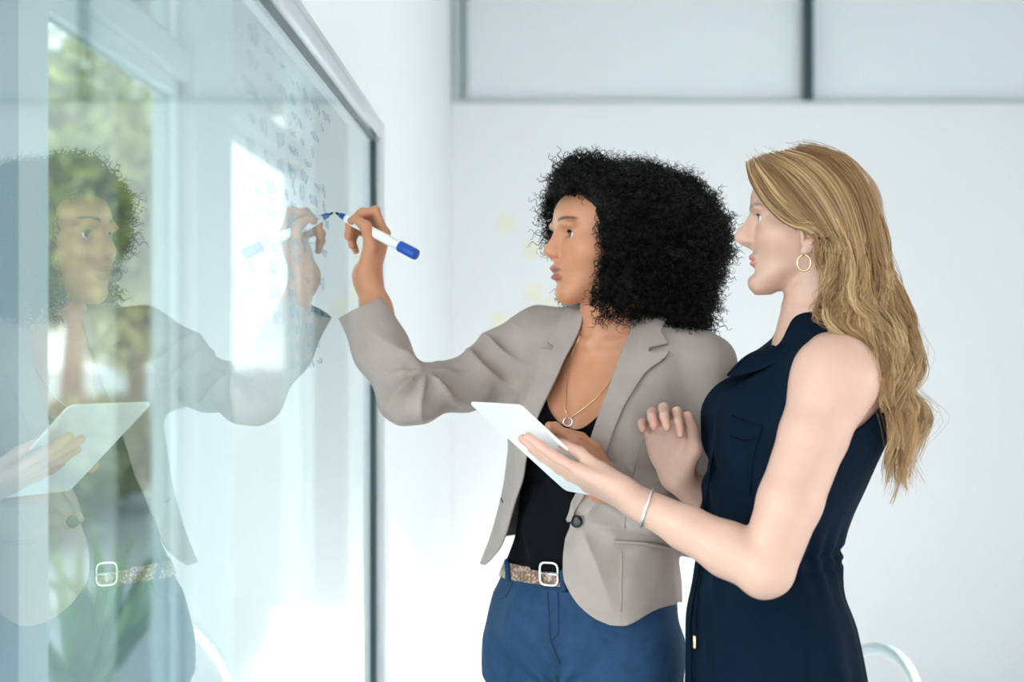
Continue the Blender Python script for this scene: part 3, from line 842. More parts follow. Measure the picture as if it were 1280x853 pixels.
def wrinkle(P, N, amp=1.0):
    nf = .25 + .75 * sstep(.15, .75, -N[:, 1])
    l, f = TB.lf(P[:, 0], P[:, 1], P[:, 2])
    dx, dz = P[:, 0] - inner[0], P[:, 2] - inner[2]; r = np.hypot(dx, dz); ph = np.arctan2(dz, dx)
    d = nf * .0125 * np.exp(-(r / .080) ** 2) * sstep(.008, .03, r) * ridge(ph * 7.5 + 1.8 * vnoise(P, 14, 1))
    # upper sleeve twist folds
    arm = sstep(1.33, 1.38, P[:, 2]) * sstep(.03, -.02, P[:, 0]) * sstep(inner[0] - .0, inner[0] + .05, P[:, 0])
    u = P @ np.array((.55, 0, .83))
    d += nf * arm * .0095 * ridge(u * 120 + 3.2 * vnoise(P, 10, 4)) * sstep(-.4, .5, vnoise(P, 9, 6) + .2)
    # forearm soft creases
    fa_ = sstep(inner[0] + .01, inner[0] - .03, P[:, 0])
    d += nf * fa_ * .008 * vnoise(P * np.array((1.6, 1, .7)), 22, 7)
    body = 1 - sstep(.03, -.02, P[:, 0])
    d += body * (.45 + .55 * sstep(-.08, -.02, l)) * (.0058 * vnoise(P * np.array((1.6, 1.6, .55)), 12, 9) + .0024 * vnoise(P * np.array((1.3, 1.3, .8)), 26, 10))
    # drag lines from the button to the side
    b = TB.w(.03, .12, 1.187); dr = P - b; rr = np.linalg.norm(dr, axis=1); pa = np.arctan2(dr[:, 2], dr[:, 0])
    d += .007 * np.exp(-(rr / .12) ** 2) * sstep(.01, .05, rr) * ridge(pa * 6 + 1) * (f > 0) * (l > 0)
    # left sleeve folds
    la = sstep(.10, .16, l); d += la * .008 * ridge(P[:, 2] * 120 + 4 * vnoise(P, 9, 12)) * sstep(1.40, 1.30, P[:, 2]) * sstep(1.17, 1.22, P[:, 2])
    return P + N * (d * amp)[:, None]
NB = normals(PB, QB); PBw = wrinkle(PB, NB)
kf, l, f, z = blazer_fields(PB)
Pc, Qc = clip(PBw, QB, kf)
bz = cloth('blazer', Pc, Qc, 'blazer_cloth', personA, .0035)
bz.data.materials.append(MATS['blazer_lining']); bz.modifiers['solid'].material_offset = 1; bz.modifiers['solid'].material_offset_rim = 0
blazer_tree = bvh(Pc, Qc)
# lapels and collar: a second layer lying on the blazer
OUT_L = table([(1.15, .012), (1.19, .018), (1.307, .072), (1.427, .100), (1.462, .128), (1.475, .125), (1.50, .105), (1.6, .10)])
OUT_R = table([(1.15, -.118), (1.20, -.112), (1.267, -.104), (1.36, -.094), (1.427, -.097), (1.470, -.104), (1.50, -.085), (1.6, -.08)])
oL = OUT_L(z)[0]; oR = OUT_R(z)[0]; eL = LEFT_EDGE(z)[0]; eR = RIGHT_EDGE(z)[0]
nk = np.hypot(PB[:, 0] - neckc[0], PB[:, 1] - neckc[1])
notchL = np.abs(z - (1.468 + .25 * (l - .11))) - .0035 - .12 * np.maximum(l - .098, 0); notchL = np.where(l > .098, notchL, 1)
notchR = np.abs(z - (1.472 - .25 * (l + .09))) - .0035 - .12 * np.maximum(-l - .078, 0); notchR = np.where(l < -.078, notchR, 1)
base_ok = np.minimum(np.where(f > -.005, 1, -.01), nk - .062)
fl = np.minimum.reduce([oL - l, l - (eL - .007), z - 1.185, base_ok, notchL])
fr_ = np.minimum.reduce([l - oR, (eR + .007) - l, z - 1.185, base_ok, notchR])
for nm, fld in (('lapel', fl), ('lapel', fr_)):
    Pq, Qq = clip(PBw + NB * .0065, QB, fld)
    if len(Qq): cloth(nm, Pq, Qq, 'blazer_cloth', personA, .004)
coll = np.minimum.reduce([.105 - nk, nk - .060, z - 1.46, np.where(f < .004, 1, -.01) * np.ones(len(z))])
Pq, Qq = clip(PBw + NB * .007, QB, coll)
cloth('collar', Pq, Qq, 'blazer_cloth', personA, .004)
# hem and edge binding, pocket welt, button, buckle, fly
bp = hit(blazer_tree, 722, 652, .003)
if bp is not None:
    MB().lathe([(.0015, .005), (.008, .005), (.0105, .003), (.0105, 0), (.006, -.001)], tuple(bp), 20, (-.45, -.85, .1)).build('button', 'black_button', personA, smooth=True)
pw = [hit(blazer_tree, x, y, .001) for x, y in catmull([(768, 677), (800, 679), (834, 684)], 12)]
pw = [p for p in pw if p is not None]
if len(pw) > 2:
    MB().tube(pw, .0070, 8, flat=.5).build('pocket_welt', 'blazer_cloth', personA, smooth=True)
bk = hit(jt, 690, 719, .0105)
if bk is not None:
    X_ = np.r_[TA.L, 0]; Z_ = np.array((0, 0, 1.0))
    pts = [bk + X_ * (.017 * np.sign(math.cos(a)) * abs(math.cos(a)) ** .5) + Z_ * (.019 * np.sign(math.sin(a)) * abs(math.sin(a)) ** .5) for a in np.linspace(0, 2 * math.pi, 29)]
    MB().tube(pts, .0026, 8).tube([bk - X_ * .016, bk + X_ * .018], .0018, 6).build('belt_buckle', 'silver', personA, smooth=True)
strip('fly_stitch', [(697, 740), (698, 770), (697, 792), (690, 799)], jt, 'denim_stitch', personA)
strip('fly_stitch', [(684, 735), (686, 770), (688, 800), (700, 830)], jt, 'denim_stitch', personA)
strip('pocket_edge', [(616, 738), (624, 748), (634, 744), (641, 728)], jt, 'denim_stitch', personA, .0014)
strip('waistband_seam', [(634, 712), (655, 724), (685, 738), (710, 740)], jt, 'denim_stitch', personA, .0014)
for pix in ([(639, 702), (640, 728)], [(706, 714), (706, 742)]):
    strip('belt_loop', pix, jt, 'denim', personA, .0050, .008, 6, flat=.4)
strip('buttonhole', [(623, 616), (629, 628)], blazer_tree, 'blazer_lining', personA, .0016, .001, 6)
strip('front_seam', [(812, 520), (800, 560), (788, 610), (780, 660)], blazer_tree, 'blazer_cloth', personA, .0012, .0004)
strip('front_seam', [(777, 690), (777, 720), (776, 765)], blazer_tree, 'blazer_cloth', personA, .0012, .0004)
# necklace
ct = chest_tree
pend = min((p for p in (hit(bvh(PCc, QCc), 710, 522, .004), hit(ct, 710, 522, .004)) if p is not None), key=lambda p: p[1])
top_pts = []
for side in ([(727, 420), (716, 445), (709, 480), (706, 512)], [(797, 425), (775, 462), (745, 500), (712, 524)]):
    pts = []
    for x, y in catmull(side, 20):
        p = hit(ct, x, y, .0025); pts.append(p) if p is not None else None
    if pend is not None: pts.append(pend)
    MB().tube(pts, .0009, 5).build('necklace_chain', 'gold', personA, smooth=True)
if pend is not None:
    cpt = pend + np.array((0, -.001, -.0085))
    MB().tube([cpt + np.array((.0075 * math.sin(a), 0, .0075 * math.cos(a))) for a in np.linspace(.5, 2 * math.pi - .3, 24)], [.0008 + .0012 * math.sin(math.pi * i / 23) for i in range(24)], 6).build('necklace_pendant', 'silver', personA, smooth=True)
e = GA((.066, -.004, .062))
MB().lathe([(.0005, -.003), (.003, -.002), (.0035, 0), (.002, .003), (.0004, .0035)], tuple(e), 12, (0, -1, 0)).build('earring', 'gold', personA, smooth=True)
# shoes
ss = Sculpt(tuple(TA.w(0, 0, 0) - np.array((.32, .36, 0)) + np.array((0, 0, -.01))), tuple(TA.w(0, 0, 0) + np.array((.32, .30, .16))), .006)
for s in (-1, 1):
    sp = Sculpt(TA.w(s*.095, 0, 0) - np.array((.22, .25, .006)), TA.w(s*.095, 0, 0) + np.array((.22, .2, .15)), .005)
    sp.chain([TA.w(s*.095, -.03, .085), TA.w(s*.095, .06, .050), TA.w(s*.098, .135, .030), TA.w(s*.098, .185, .022)], [.036, .034, .030, .020], .02)
    sp.cone(TA.w(s*.095, -.045, .075), TA.w(s*.095, -.05, .006), .022, .008, .01)
    P_, Q_ = sp.mesh(2); P_[:, 2] = np.maximum(P_[:, 2], 0.001)
    cloth('shoe', P_, Q_, 'black_shoe', personA, 0)

# -- curly hair
rng = np.random.default_rng(7)
hs = Sculpt((-0.02, 2.16, 1.40), (0.42, 2.80, 1.86), 0.005)
def HB(px, py, D, r, k=.05): hs.ell(W(px, py, D), np.array(r), k)
HB(800, 290, 2.48, (.128, .135, .120)); HB(765, 262, 2.45, (.095, .115, .080)); HB(728, 232, 2.43, (.040, .062, .042)); HB(838, 345, 2.48, (.080, .115, .085))
HB(775, 345, 2.40, (.038, .040, .060)); HB(765, 330, 2.54, (.05, .045, .075)); HB(852, 385, 2.46, (.030, .06, .050)); HB(712, 262, 2.515, (.036, .026, .060))
HB(735, 360, 2.545, (.026, .020, .050)); HB(848, 290, 2.47, (.070, .10, .07))
hs.ell(GA((-.010, .110, .075)), (.060, .070, .066), .012, RA.T, 'sub') if False else None
hs.ell(GA((-.005, .096, .083)), (.060, .060, .086), .012, RA.T, 'sub')
hs.ell(GA((-.050, .088, .078)), (.070, .048, .085), .012, RA.T, 'sub')
hs.ell(GA((-.020, .082, .030)), (.090, .042, .060), .012, RA.T, 'sub')
PH, QH = hs.mesh(1)
NH = normals(PH, QH)
PH = PH + NH * (.012 * vnoise(PH, 22, 31) + .008 * vnoise(PH, 40, 32))[:, None]
PHd = PH + NH * (.006 * vnoise(PH, 60, 1) + .004 * vnoise(PH, 120, 2) - .014)[:, None]
hair = link('hair', mesh_np('hair', PHd, QH), 'curly_hair', personA)
hair['label'] = 'voluminous black curly hair'
# curls
area_w = np.ones(len(PH)); n = 7600
pick = rng.integers(0, len(PH), n)
p0 = PH[pick] - NH[pick] * rng.uniform(.002, .016, (n, 1)); nn = NH[pick]
g_ = np.cross(nn, rng.normal(size=(n, 3))); g_ /= np.linalg.norm(g_, axis=1)[:, None]
dirv = g_ * rng.uniform(.5, 1.0, (n, 1)) + nn * rng.uniform(.05, .55, (n, 1)) + np.array((0, 0, -.55)); dirv /= np.linalg.norm(dirv, axis=1)[:, None]
k = 22; t = np.linspace(0, 1, k)[None, :, None]
Lh = rng.uniform(.022, .050, (n, 1, 1)); R_ = rng.uniform(.0022, .0050, (n, 1, 1)); turns = rng.uniform(1.8, 3.6, (n, 1, 1)); ph = rng.uniform(0, 6.28, (n, 1, 1))
s1 = np.cross(dirv, (.3, .5, .81)); s1 /= np.linalg.norm(s1, axis=1)[:, None]; s2 = np.cross(dirv, s1)
path = p0[:, None] + dirv[:, None] * Lh * t + R_ * (np.cos(ph + 6.283 * turns * t) * s1[:, None] + np.sin(ph + 6.283 * turns * t) * s2[:, None]) * np.minimum(1, t * 4 + .3)
def off_face(path):
    q = LA(*path.reshape(-1, 3).T); bad = (q[1] > .046) & (q[2] < .160) & (q[0] < .048); bad |= (q[1] > .072) & (q[2] < .172) & (q[0] < .05)
    return ~bad.reshape(path.shape[:2]).any(1)
keep = off_face(path); path = path[keep]
cu = strands('hair_curls', path, rng.uniform(.0007, .0012, len(path)), 'curly_hair', personA)
cu['kind'] = 'stuff'
# fly-away frizz on the outline
n2 = 2600; pick = rng.integers(0, len(PH), n2)
nn = NH[pick]; dirv = nn + rng.normal(size=(n2, 3)) * .5; dirv /= np.linalg.norm(dirv, axis=1)[:, None]
Lh = rng.uniform(.006, .020, (n2, 1, 1)); R_ = rng.uniform(.0015, .0035, (n2, 1, 1)); turns = rng.uniform(1.2, 2.8, (n2, 1, 1)); ph = rng.uniform(0, 6.28, (n2, 1, 1))
s1 = np.cross(dirv, (.3, .5, .81)); s1 /= np.linalg.norm(s1, axis=1)[:, None]; s2 = np.cross(dirv, s1); t = np.linspace(0, 1, 14)[None, :, None]
path = PH[pick][:, None] + dirv[:, None] * Lh * t + R_ * (np.cos(ph + 6.283 * turns * t) * s1[:, None] + np.sin(ph + 6.283 * turns * t) * s2[:, None])
# keep frizz off the face
ok = off_face(path)
fz = strands('hair_frizz', path[ok], np.full(ok.sum(), .00035), 'curly_hair', personA)
fz['kind'] = 'stuff'
# ------------------------------------------------------------------ tablet (held between the two)
mat('tablet_shell', (0.90, 0.90, 0.90), 0.35)
mat('tablet_edge', (0.55, 0.57, 0.60), 0.3, metal=0.6)
mat('tablet_screen', (0.02, 0.022, 0.026), 0.08)
T1, T2, T4 = W(586, 504, 2.195), W(657, 515, 2.045), W(700, 608, 2.265)
e1 = T4 - T1; e2 = T2 - T1
e1 = e1 / np.linalg.norm(e1); e2 = e2 - e1 * (e2 @ e1); L2 = np.linalg.norm(e2); e2 /= L2
TN = np.cross(e1, e2); TN = TN if TN[1] < 0 else -TN           # towards the camera: the back of the tablet
L1 = .222
def slab(c0, u, v, n, lu, lv, t0, t1, r=.010, seg=5):
    pts = []
    for (cx, cy, a0) in ((lu - r, lv - r, 0), (r, lv - r, 90), (r, r, 180), (lu - r, r, 270)):
        for i in range(seg + 1):
            a = math.radians(a0 + 90 * i / seg); pts.append(c0 + u * (cx + r * math.cos(a)) + v * (cy + r * math.sin(a)))
    m = MB(); k = len(pts); m.v = [tuple(p + n * t0) for p in pts] + [tuple(p + n * t1) for p in pts]
    m.f = [tuple(range(k))[::-1], tuple(range(k, 2 * k))] + [(i, (i + 1) % k, k + (i + 1) % k, k + i) for i in range(k)]
    return m
tb = empty('tablet', tuple(T1 + e1 * L1 / 2 + e2 * L2 / 2))
tag(tb, 'thin white tablet with rounded corners held up between the two women', 'tablet')
child_world(slab(T1, e1, e2, TN, L1, L2, -.0035, 0).build('shell', 'tablet_shell', None, bevel=.001), tb)
child_world(slab(T1 + e1 * .008 + e2 * .008, e1, e2, TN, L1 - .016, L2 - .016, -.0043, -.0034, .005).build('screen', 'tablet_screen', None), tb)
child_world(slab(T2 + e1 * .05 - e2 * .0005, e1, TN, e2, .022, .0018, 0, .0009, .0008, 2).build('side_button', 'tablet_edge', None), tb)
def on_tablet(px, py, off):
    o = np.array([0, 0, CAMH]); d = W(px, py, 1.0) - o
    t = ((T1 - o) @ TN) / (d @ TN); return o + d * t + TN * off

# ------------------------------------------------------------------ person with the tablet (navy dress)
SKIN_B = (0.62, 0.375, 0.288)
mat('skin_b', SKIN_B, 0.42, sss=0.2, attr=True, noise=(40, 0.03))
mat('navy_dress', (0.0020, 0.0085, 0.0185), 0.7, spec=0.05, noise=(9, 0.10), bump=(700, 0.1))
mat('navy_seam', (0.002, 0.006, 0.012), 0.8, spec=0.05)
mat('blonde_hair', (0.5, 0.3, 0.15), 0.36, attr=True, spec=0.6)
mat('brown_lash', (0.05, 0.025, 0.015), 0.6)
TD = Torso(86, [(0.0, .385, 2.2), (0.6, .383, 2.2), (1.048, .381, 2.2), (1.16, .380, 2.2), (1.27, .405, 2.2), (1.37, .4306, 2.2), (1.469, .452, 2.2), (1.52, .455, 2.2), (1.6, .455, 2.2)],
    [(0.50, .235, .235, .165, .175), (0.80, .205, .205, .135, .155), (0.95, .188, .188, .123, .137), (1.05, .168, .168, .125, .122), (1.12, .140, .140, .113, .104), (1.16, .126, .126, .106, .104), (1.22, .134, .134, .114, .110), (1.30, .148, .148, .124, .124),
     (1.37, .158, .158, .130, .135), (1.42, .160, .160, .105, .126), (1.46, .152, .152, .080, .108), (1.495, .118, .118, .060, .080), (1.53, .062, .062, .052, .055)])
EARB = W(1007, 366, 2.2); RB = frame((-0.990, 0.110, 0.030))
shB = W(1043, 472, 2.045); elB = W(957, 712, 1.985)
kn = on_tablet(732, 585, .0155); wdir = W(792, 626, 2.06) - kn
wrB = kn + wdir / np.linalg.norm(wdir) * .090
sb_ = Sculpt((0.24, 1.99, 1.26), (0.62, 2.42, 1.80), 0.002)
TD.put(sb_, -.007)
for s in (-1, 1): sb_.ell(TD.w(s*.065, .085, 1.37), (.050, .050, .052), .03)
bN = TD.w(0, .002, 1.50)
sb_.chain([EARB + RB @ np.array((0, -.026, .06)), EARB + RB @ np.array((0, -.020, 0)), bN, bN - np.array((0, 0, .04))], [.050, .0465, .050, .062], .025)
for s in (-1, 1): sb_.cone(EARB + RB @ np.array((s*.045, -.012, .05)), TD.w(s*.012, .055, 1.485), .009, .008, .016)
sb_.cone(TD.w(.10, -.015, 1.455), shB, .040, .046, .04)
GB, LB = head_into(sb_, EARB, RB, nose=(0.1060, 0.0835), eye_h=.0064, eye_dy=.004, lip=-.0018)
PA2, QA2 = sb_.mesh(2)
CB, _ = head_colors(PA2, LB, SKIN_B, (0.58, 0.22, 0.18), (0.30, 0.17, 0.09), (0.68, 0.33, 0.26), 0, .1265, .0040)
# left arm and hand (holds the tablet)
sl = Sculpt(np.minimum(np.minimum(shB, elB), on_tablet(640, 540, .03)) - .08, np.maximum(np.maximum(shB, elB), wrB) + .09, 0.0023)
def lerp(a, b, t): return a * (1 - t) + b * t
sl.chain([shB, lerp(shB, elB, .30), lerp(shB, elB, .65), elB], [.0500, .0485, .0450, .0400], .02, .01)
sl.ell(shB + np.array((.004, .004, .000)), (.054, .046, .052), .05)
sl.chain([elB, lerp(elB, wrB, .28), lerp(elB, wrB, .6), wrB], [.0385, .0385, .0315, .0235], .008, .01)
sl.cone(elB + np.array((-.006, .004, -.012)), elB + np.array((.004, 0, -.002)), .0255, .030, .012)
GHB, tipsB = hand_into(sl, wrB, kn - wrB, TN, 1,
    {'index': (11, 2, 6, 2), 'middle': (3, 3, 6, 3), 'ring': (-5, 4, 6, 3), 'pinky': (-13, 5, 6, 3)},
    [(.018, .022, -.006), W(752, 590, 2.068), W(725, 567, 2.078), W(703, 555, 2.086)], 1.0)
PBL, QBL = sl.mesh(2)
# right arm and hand (raised, palm to the viewer)
wrR = W(847, 598, 2.255); elR = W(952, 672, 2.39); shR_ = W(1015, 470, 2.355)
sr = Sculpt(np.minimum(np.minimum(wrR, elR), shR_) - .11, np.maximum(np.maximum(wrR, elR), shR_) + .12, 0.0023)
sr.chain([shR_, elR], [.048, .038], .02); sr.chain([elR, lerp(elR, wrR, .3), lerp(elR, wrR, .65), wrR], [.038, .039, .031, .0235], .02, .02)
GHR2, tipsBR = hand_into(sr, wrR, (-0.26, -.10, 0.96), (0.10, 0.97, 0.18), -1,
    {'index': (4, 52, 66, 36), 'middle': (1, 44, 62, 34), 'ring': (-3, 38, 56, 32), 'pinky': (-8, 32, 50, 28)},
    [(.018, .020, -.010), (.040, .044, -.020), (.046, .076, -.026), (.044, .104, -.032)], .96)
PBR, QBR = sr.mesh(2)
V, Q = join([(PA2, QA2), (PBL, QBL), (PBR, QBR)])
me = mesh_np('person', V, Q)
def hand_tint(P, tips):
    C = np.tile(np.array(SKIN_B), (len(P), 1)); d = np.full(len(P), 9.)
    for t_ in tips.values(): d = np.minimum(d, np.linalg.norm(P - t_, axis=1))
    w = .5 * np.exp(-(d / .02) ** 2); return C * (1 - w[:, None]) + np.array((.66, .30, .235)) * w[:, None]
set_col(me, np.concatenate([CB, hand_tint(PBL, tipsB), hand_tint(PBR, tipsBR)]))
personB = link('person', me, 'skin_b')
tag(personB, 'woman in sleeveless navy dress with long wavy blonde hair, holding the tablet', 'person')
eye_pair(personB, GB, RB, 1.0, (.16, .24, .30), (0, 0.03), .004)
lash_tube(personB, GB, 'brown_lash', .0011, dy=.004)
# -- dress
def dress_sculpt(off, z0=0.50, h=.004):
    sd = Sculpt((0.12, 1.94, z0 - .01), (0.64, 2.46, 1.56), h)
    TD.zr = (z0, 1.53); TD.put(sd, off)
    for s in (-1, 1): sd.ell(TD.w(s*.065, .086, 1.365), np.array((.058, .054, .062)) + off, .04)
    for s in (-1, 1): sd.cone(TD.w(s*.05, -.012, 1.492), TD.w(s*.130, -.022, 1.468), .034 + off, .032 + off, .03)
    return sd.mesh(2)
PDr, QDr = dress_sculpt(0)
ND = normals(PDr, QDr); l, f = TD.lf(PDr[:, 0], PDr[:, 1], PDr[:, 2]); z = PDr[:, 2]
th = np.arctan2(l, f)
fold = np.sin(th * 17 + 2.2 * vnoise(PDr * np.array((1, 1, .3)), 6, 3)) * sstep(1.15, .90, z) * .0050
fold += .0032 * np.sin(th * 24 + 2.5 * vnoise(PDr, 8, 4)) * np.exp(-((z - 1.16) / .05) ** 2)
fold += .0034 * vnoise(np.stack([th * .35, z * 0.8 + .3 * th, f], 1), 9, 5) * sstep(1.1, 1.2, z) * sstep(1.5, 1.42, z)
fold += .0045 * np.sin((f * .75 - z * .66) * 150 + 3 * vnoise(PDr, 8, 6)) * np.exp(-((z - 1.28) / .06) ** 2) * sstep(.02, .10, f)
fold -= .0055 * np.exp(-((z - 1.168) / .006) ** 2) + .0035 * np.exp(-((z - 1.150) / .004) ** 2)
PDw = PDr + ND * fold[:, None]
def proj(P): return VPX + P[:, 0] / P[:, 1] * FPX, VPY - (P[:, 2] - CAMH) / P[:, 1] * FPX
zf = z; 
def hole(l, f, z, sgn):
    # armhole outline on the side of the bodice (f forward, z up)
    fc, zc = -.018, 1.418
    return np.where(l * sgn > .045, np.hypot((f - fc + .15 * (z - zc)) / .066, (z - zc) / .073) - 1, 1)
nkB = np.hypot(PDr[:, 0] - bN[0] , PDr[:, 1] - bN[1]) - .060
kd = np.minimum.reduce([hole(l, f, z, 1), hole(l, f, z, -1), np.where(z > 1.46, nkB / .06, 1), z - .515])
Pd, Qd, ld, fd = clip(PDw, QDr, kd, l, f)
cloth('dress', Pd, Qd, 'navy_dress', personB, .003)
dress_tree = bvh(Pd, Qd)
# armhole binding
for sgn in (1, -1):
    pts = []
    for a in np.linspace(0, 2 * math.pi, 49):
        zz = 1.418 + .073 * math.sin(a); ff = -.018 + .066 * math.cos(a) - .15 * (zz - 1.418)
        # push out along l until outside
        ls = np.linspace(.03, .19, 120); wv = np.array([TD.w(sgn * q, ff, zz) for q in ls])
        g_ = TD.fn(0.0)(wv[:, 0], wv[:, 1], wv[:, 2]); j = np.where(g_ < 0)[0]
        if len(j): pts.append(wv[j[-1]])
    if len(pts) > 8: MB().tube(pts, .0038, 8, caps=False).build('armhole_binding', 'navy_dress', personB, smooth=True)
# collar: ribbon folded around the neck
def ring(th, r_f, r_l, f0, z):
    return TD.w(r_l * math.sin(th), f0 + r_f * math.cos(th), z)
rows = []
ths = np.linspace(-math.pi * .965, math.pi * .965, 61)
for th_ in ths:
    q = abs(th_) / math.pi                      # 0 back, 1 front
    c = -math.cos(th_)                          # -1 back .. 1 front (th=0 is back)
    fr = sstep(-.2, 1.0, c)
    zi = 1.545 - .078 * fr; zo = 1.512 - .058 * fr - .012 * sstep(.55, .95, q)
    a = math.pi - th_ if th_ > 0 else -math.pi - th_
    inn = ring(a, .050 + .024 * fr, .054 - .010 * fr, .004, zi)
    mid = ring(a, .056 + .028 * fr, .060 - .008 * fr, .004, zi + .004)
    o1 = ring(a, .078 + .030 * fr, .092 - .030 * fr ** 2, .004, (zi + zo) / 2 + .004)
    o2 = ring(a, .096 + .034 * fr, .112 - .040 * fr ** 2, .002, zo - .010)
    rows.append(catmull([ring(a, .046 + .024 * fr, .050 - .010 * fr, .004, zi - .03), inn, mid, o1, o2], 14))
R_ = np.array(rows); nu, nv = R_.shape[:2]
idx = np.arange(nu * nv).reshape(nu, nv)
Fq = np.stack([idx[:-1, :-1], idx[1:, :-1], idx[1:, 1:], idx[:-1, 1:]], -1).reshape(-1, 4)
cloth('collar', R_.reshape(-1, 3), Fq, 'navy_dress', personB, .004, 0)
# placket, pocket, seams, drawstring
def dress_line(name, pix, r, off=.001, m='navy_seam', flat=None, n=24): return strip(name, pix, dress_tree, m, personB, r, off, n, flat)
dress_line('pocket_flap', [(915, 520), (935, 528), (955, 534)], .0020)
dress_line('pocket_seam', [(913, 545), (930, 551), (950, 548)], .0014)
dress_line('pocket_seam', [(953, 534), (942, 575), (938, 620)], .0011)
pl_pts = [TD.w(0.0, TD.t(zz)[2] + .002 + (.012 if 1.3 < zz < 1.43 else 0), zz) for zz in np.linspace(1.44, .80, 40)]
pl2 = []
for zz in np.linspace(1.45, .62, 60):
    ff = np.linspace(.05, .22, 170); wv = np.array([TD.w(0.004, q, zz) for q in ff]); 
    d2 = TD.fn(0.0)(wv[:, 0], wv[:, 1], wv[:, 2]); d2 = np.minimum(d2, np.min([np.linalg.norm((wv - TD.w(s*.065, .086, 1.365)) / np.array((.058, .054, .062)), axis=1) - 1 for s in (-1, 1)], axis=0) * .05)
    pl2.append(wv[max(0, np.where(d2 < 0.0)[0][-1] if (d2 < 0).any() else 0)] + np.r_[TD.F, 0] * .003)
MB().tube(pl2, .0085, 8, flat=.35).build('placket', 'navy_dress', personB, smooth=True)
ds = [hit(dress_tree, x, y, .004) for x, y in catmull([(880, 712), (876, 740), (873, 770), (872, 798)], 16)]
ds = [p for p in ds if p is not None]
if len(ds) > 3:
    MB().tube(ds, .0016, 6).build('drawstring', 'navy_dress', personB, smooth=True)
    c = ds[-1]; MB().lathe([(.0022, .004), (.0036, .003), (.0036, -.014), (.0024, -.0155)], tuple(c), 14, (0, 0, 1)).build('drawstring_tip', 'gold', personB, smooth=True)
# bracelet
ba = lerp(wrB, elB, .10); bd = (elB - wrB) / np.linalg.norm(elB - wrB); b1 = np.cross(bd, (0, 0, 1)); b1 /= np.linalg.norm(b1); b2 = np.cross(bd, b1)
MB().tube([ba + .0285 * (b1 * math.cos(a) + b2 * math.sin(a)) + bd * .006 * math.sin(a + 1) for a in np.linspace(0, 2 * math.pi, 41)], .0022, 8, caps=False).build('bracelet', 'silver', personB, smooth=True)
# hoop earrings
for s in (-1, 1):
    c = GB((s * .0775, .010, .042))
    MB().tube([c + RB @ np.array((0, .0100 * math.sin(a), .0120 * math.cos(a))) for a in np.linspace(0.1, 2 * math.pi - .1, 30)], .0016, 6).build('earring', 'gold', personB, smooth=True)
# legs and shoes below the hem
slg = Sculpt((.18, 1.95, .02), (.60, 2.45, .62), .005)
for s in (-1, 1): slg.chain([TD.w(s*.085, .0, .58), TD.w(s*.085, -.015, .36), TD.w(s*.088, -.02, .08)], [.062, .054, .036], .02)
P_, Q_ = slg.mesh(2); cloth('leg', P_, Q_, mat('skin_b_legs', SKIN_B, .45, sss=.1), personB, 0)
for s in (-1, 1):
    sp = Sculpt(TD.w(s*.09, 0, 0) - np.array((.26, .14, .006)), TD.w(s*.09, 0, 0) + np.array((.16, .14, .13)), .005)
    sp.chain([TD.w(s*.088, -.04, .07), TD.w(s*.088, .05, .045), TD.w(s*.09, .13, .026), TD.w(s*.09, .18, .020)], [.034, .033, .028, .018], .02)
    sp.cone(TD.w(s*.088, -.055, .06), TD.w(s*.088, -.06, .006), .022, .010, .01)
    P_, Q_ = sp.mesh(2); P_[:, 2] = np.maximum(P_[:, 2], 0.001); cloth('shoe', P_, Q_, 'black_shoe', personB, 0)

# -- long wavy hair
rng = np.random.default_rng(21)
GU = [  # from the parting down; near side first, then round the back
 [(940, 207, 2.155), (944, 226, 2.135), (962, 256, 2.122), (986, 278, 2.117), (1010, 283, 2.116), (1038, 296, 2.112), (1044, 328, 2.108), (1032, 362, 2.112), (1032, 392, 2.090), (1062, 415, 2.050), (1085, 445, 2.040), (1104, 480, 2.050)],
 [(948, 202, 2.165), (962, 222, 2.132), (984, 250, 2.118), (1010, 274, 2.112), (1046, 300, 2.108), (1053, 340, 2.104), (1044, 375, 2.094), (1048, 402, 2.070), (1078, 428, 2.045), (1100, 458, 2.045), (1112, 500, 2.055), (1125, 545, 2.07)],
 [(962, 198, 2.175), (990, 215, 2.130), (1018, 245, 2.112), (1040, 285, 2.104), (1052, 325, 2.098), (1056, 365, 2.090), (1072, 402, 2.065), (1100, 435, 2.060), (1118, 470, 2.065), (1108, 515, 2.070), (1130, 555, 2.075), (1118, 605, 2.09)],
 [(985, 194, 2.185), (1018, 206, 2.135), (1046, 236, 2.112), (1064, 280, 2.104), (1074, 325, 2.100), (1080, 370, 2.090), (1098, 410, 2.085), (1124, 448, 2.080), (1112, 490, 2.080), (1140, 520, 2.085), (1120, 570, 2.09), (1132, 612, 2.10)],
 [(1008, 193, 2.190), (1044, 202, 2.150), (1072, 232, 2.130), (1088, 275, 2.125), (1096, 322, 2.125), (1106, 370, 2.120), (1122, 415, 2.120), (1130, 455, 2.120), (1118, 492, 2.120), (1152, 518, 2.120), (1128, 560, 2.12), (1112, 625, 2.13)],
 [(1018, 193, 2.200), (1056, 203, 2.190), (1084, 235, 2.185), (1098, 280, 2.185), (1104, 325, 2.190), (1116, 375, 2.190), (1132, 420, 2.190), (1136, 460, 2.190), (1116, 498, 2.180), (1142, 530, 2.190), (1122, 575, 2.18), (1128, 600, 2.18)],
]
def mirror_g(g, far=True): return [(x, y, 4.40 - d) for (x, y, d) in g]
GU = GU + [mirror_g(g) for g in GU[-2::-1]]
K = 40
GW = np.array([catmull([W(*p) for p in g], K) for g in GU])      # (guides, K, 3)
ng = len(GW)
def guide_at(u):
    i = np.clip(u.astype(int), 0, ng - 2); w = (u - i)[:, None, None]; return GW[i] * (1 - w) + GW[i + 1] * w
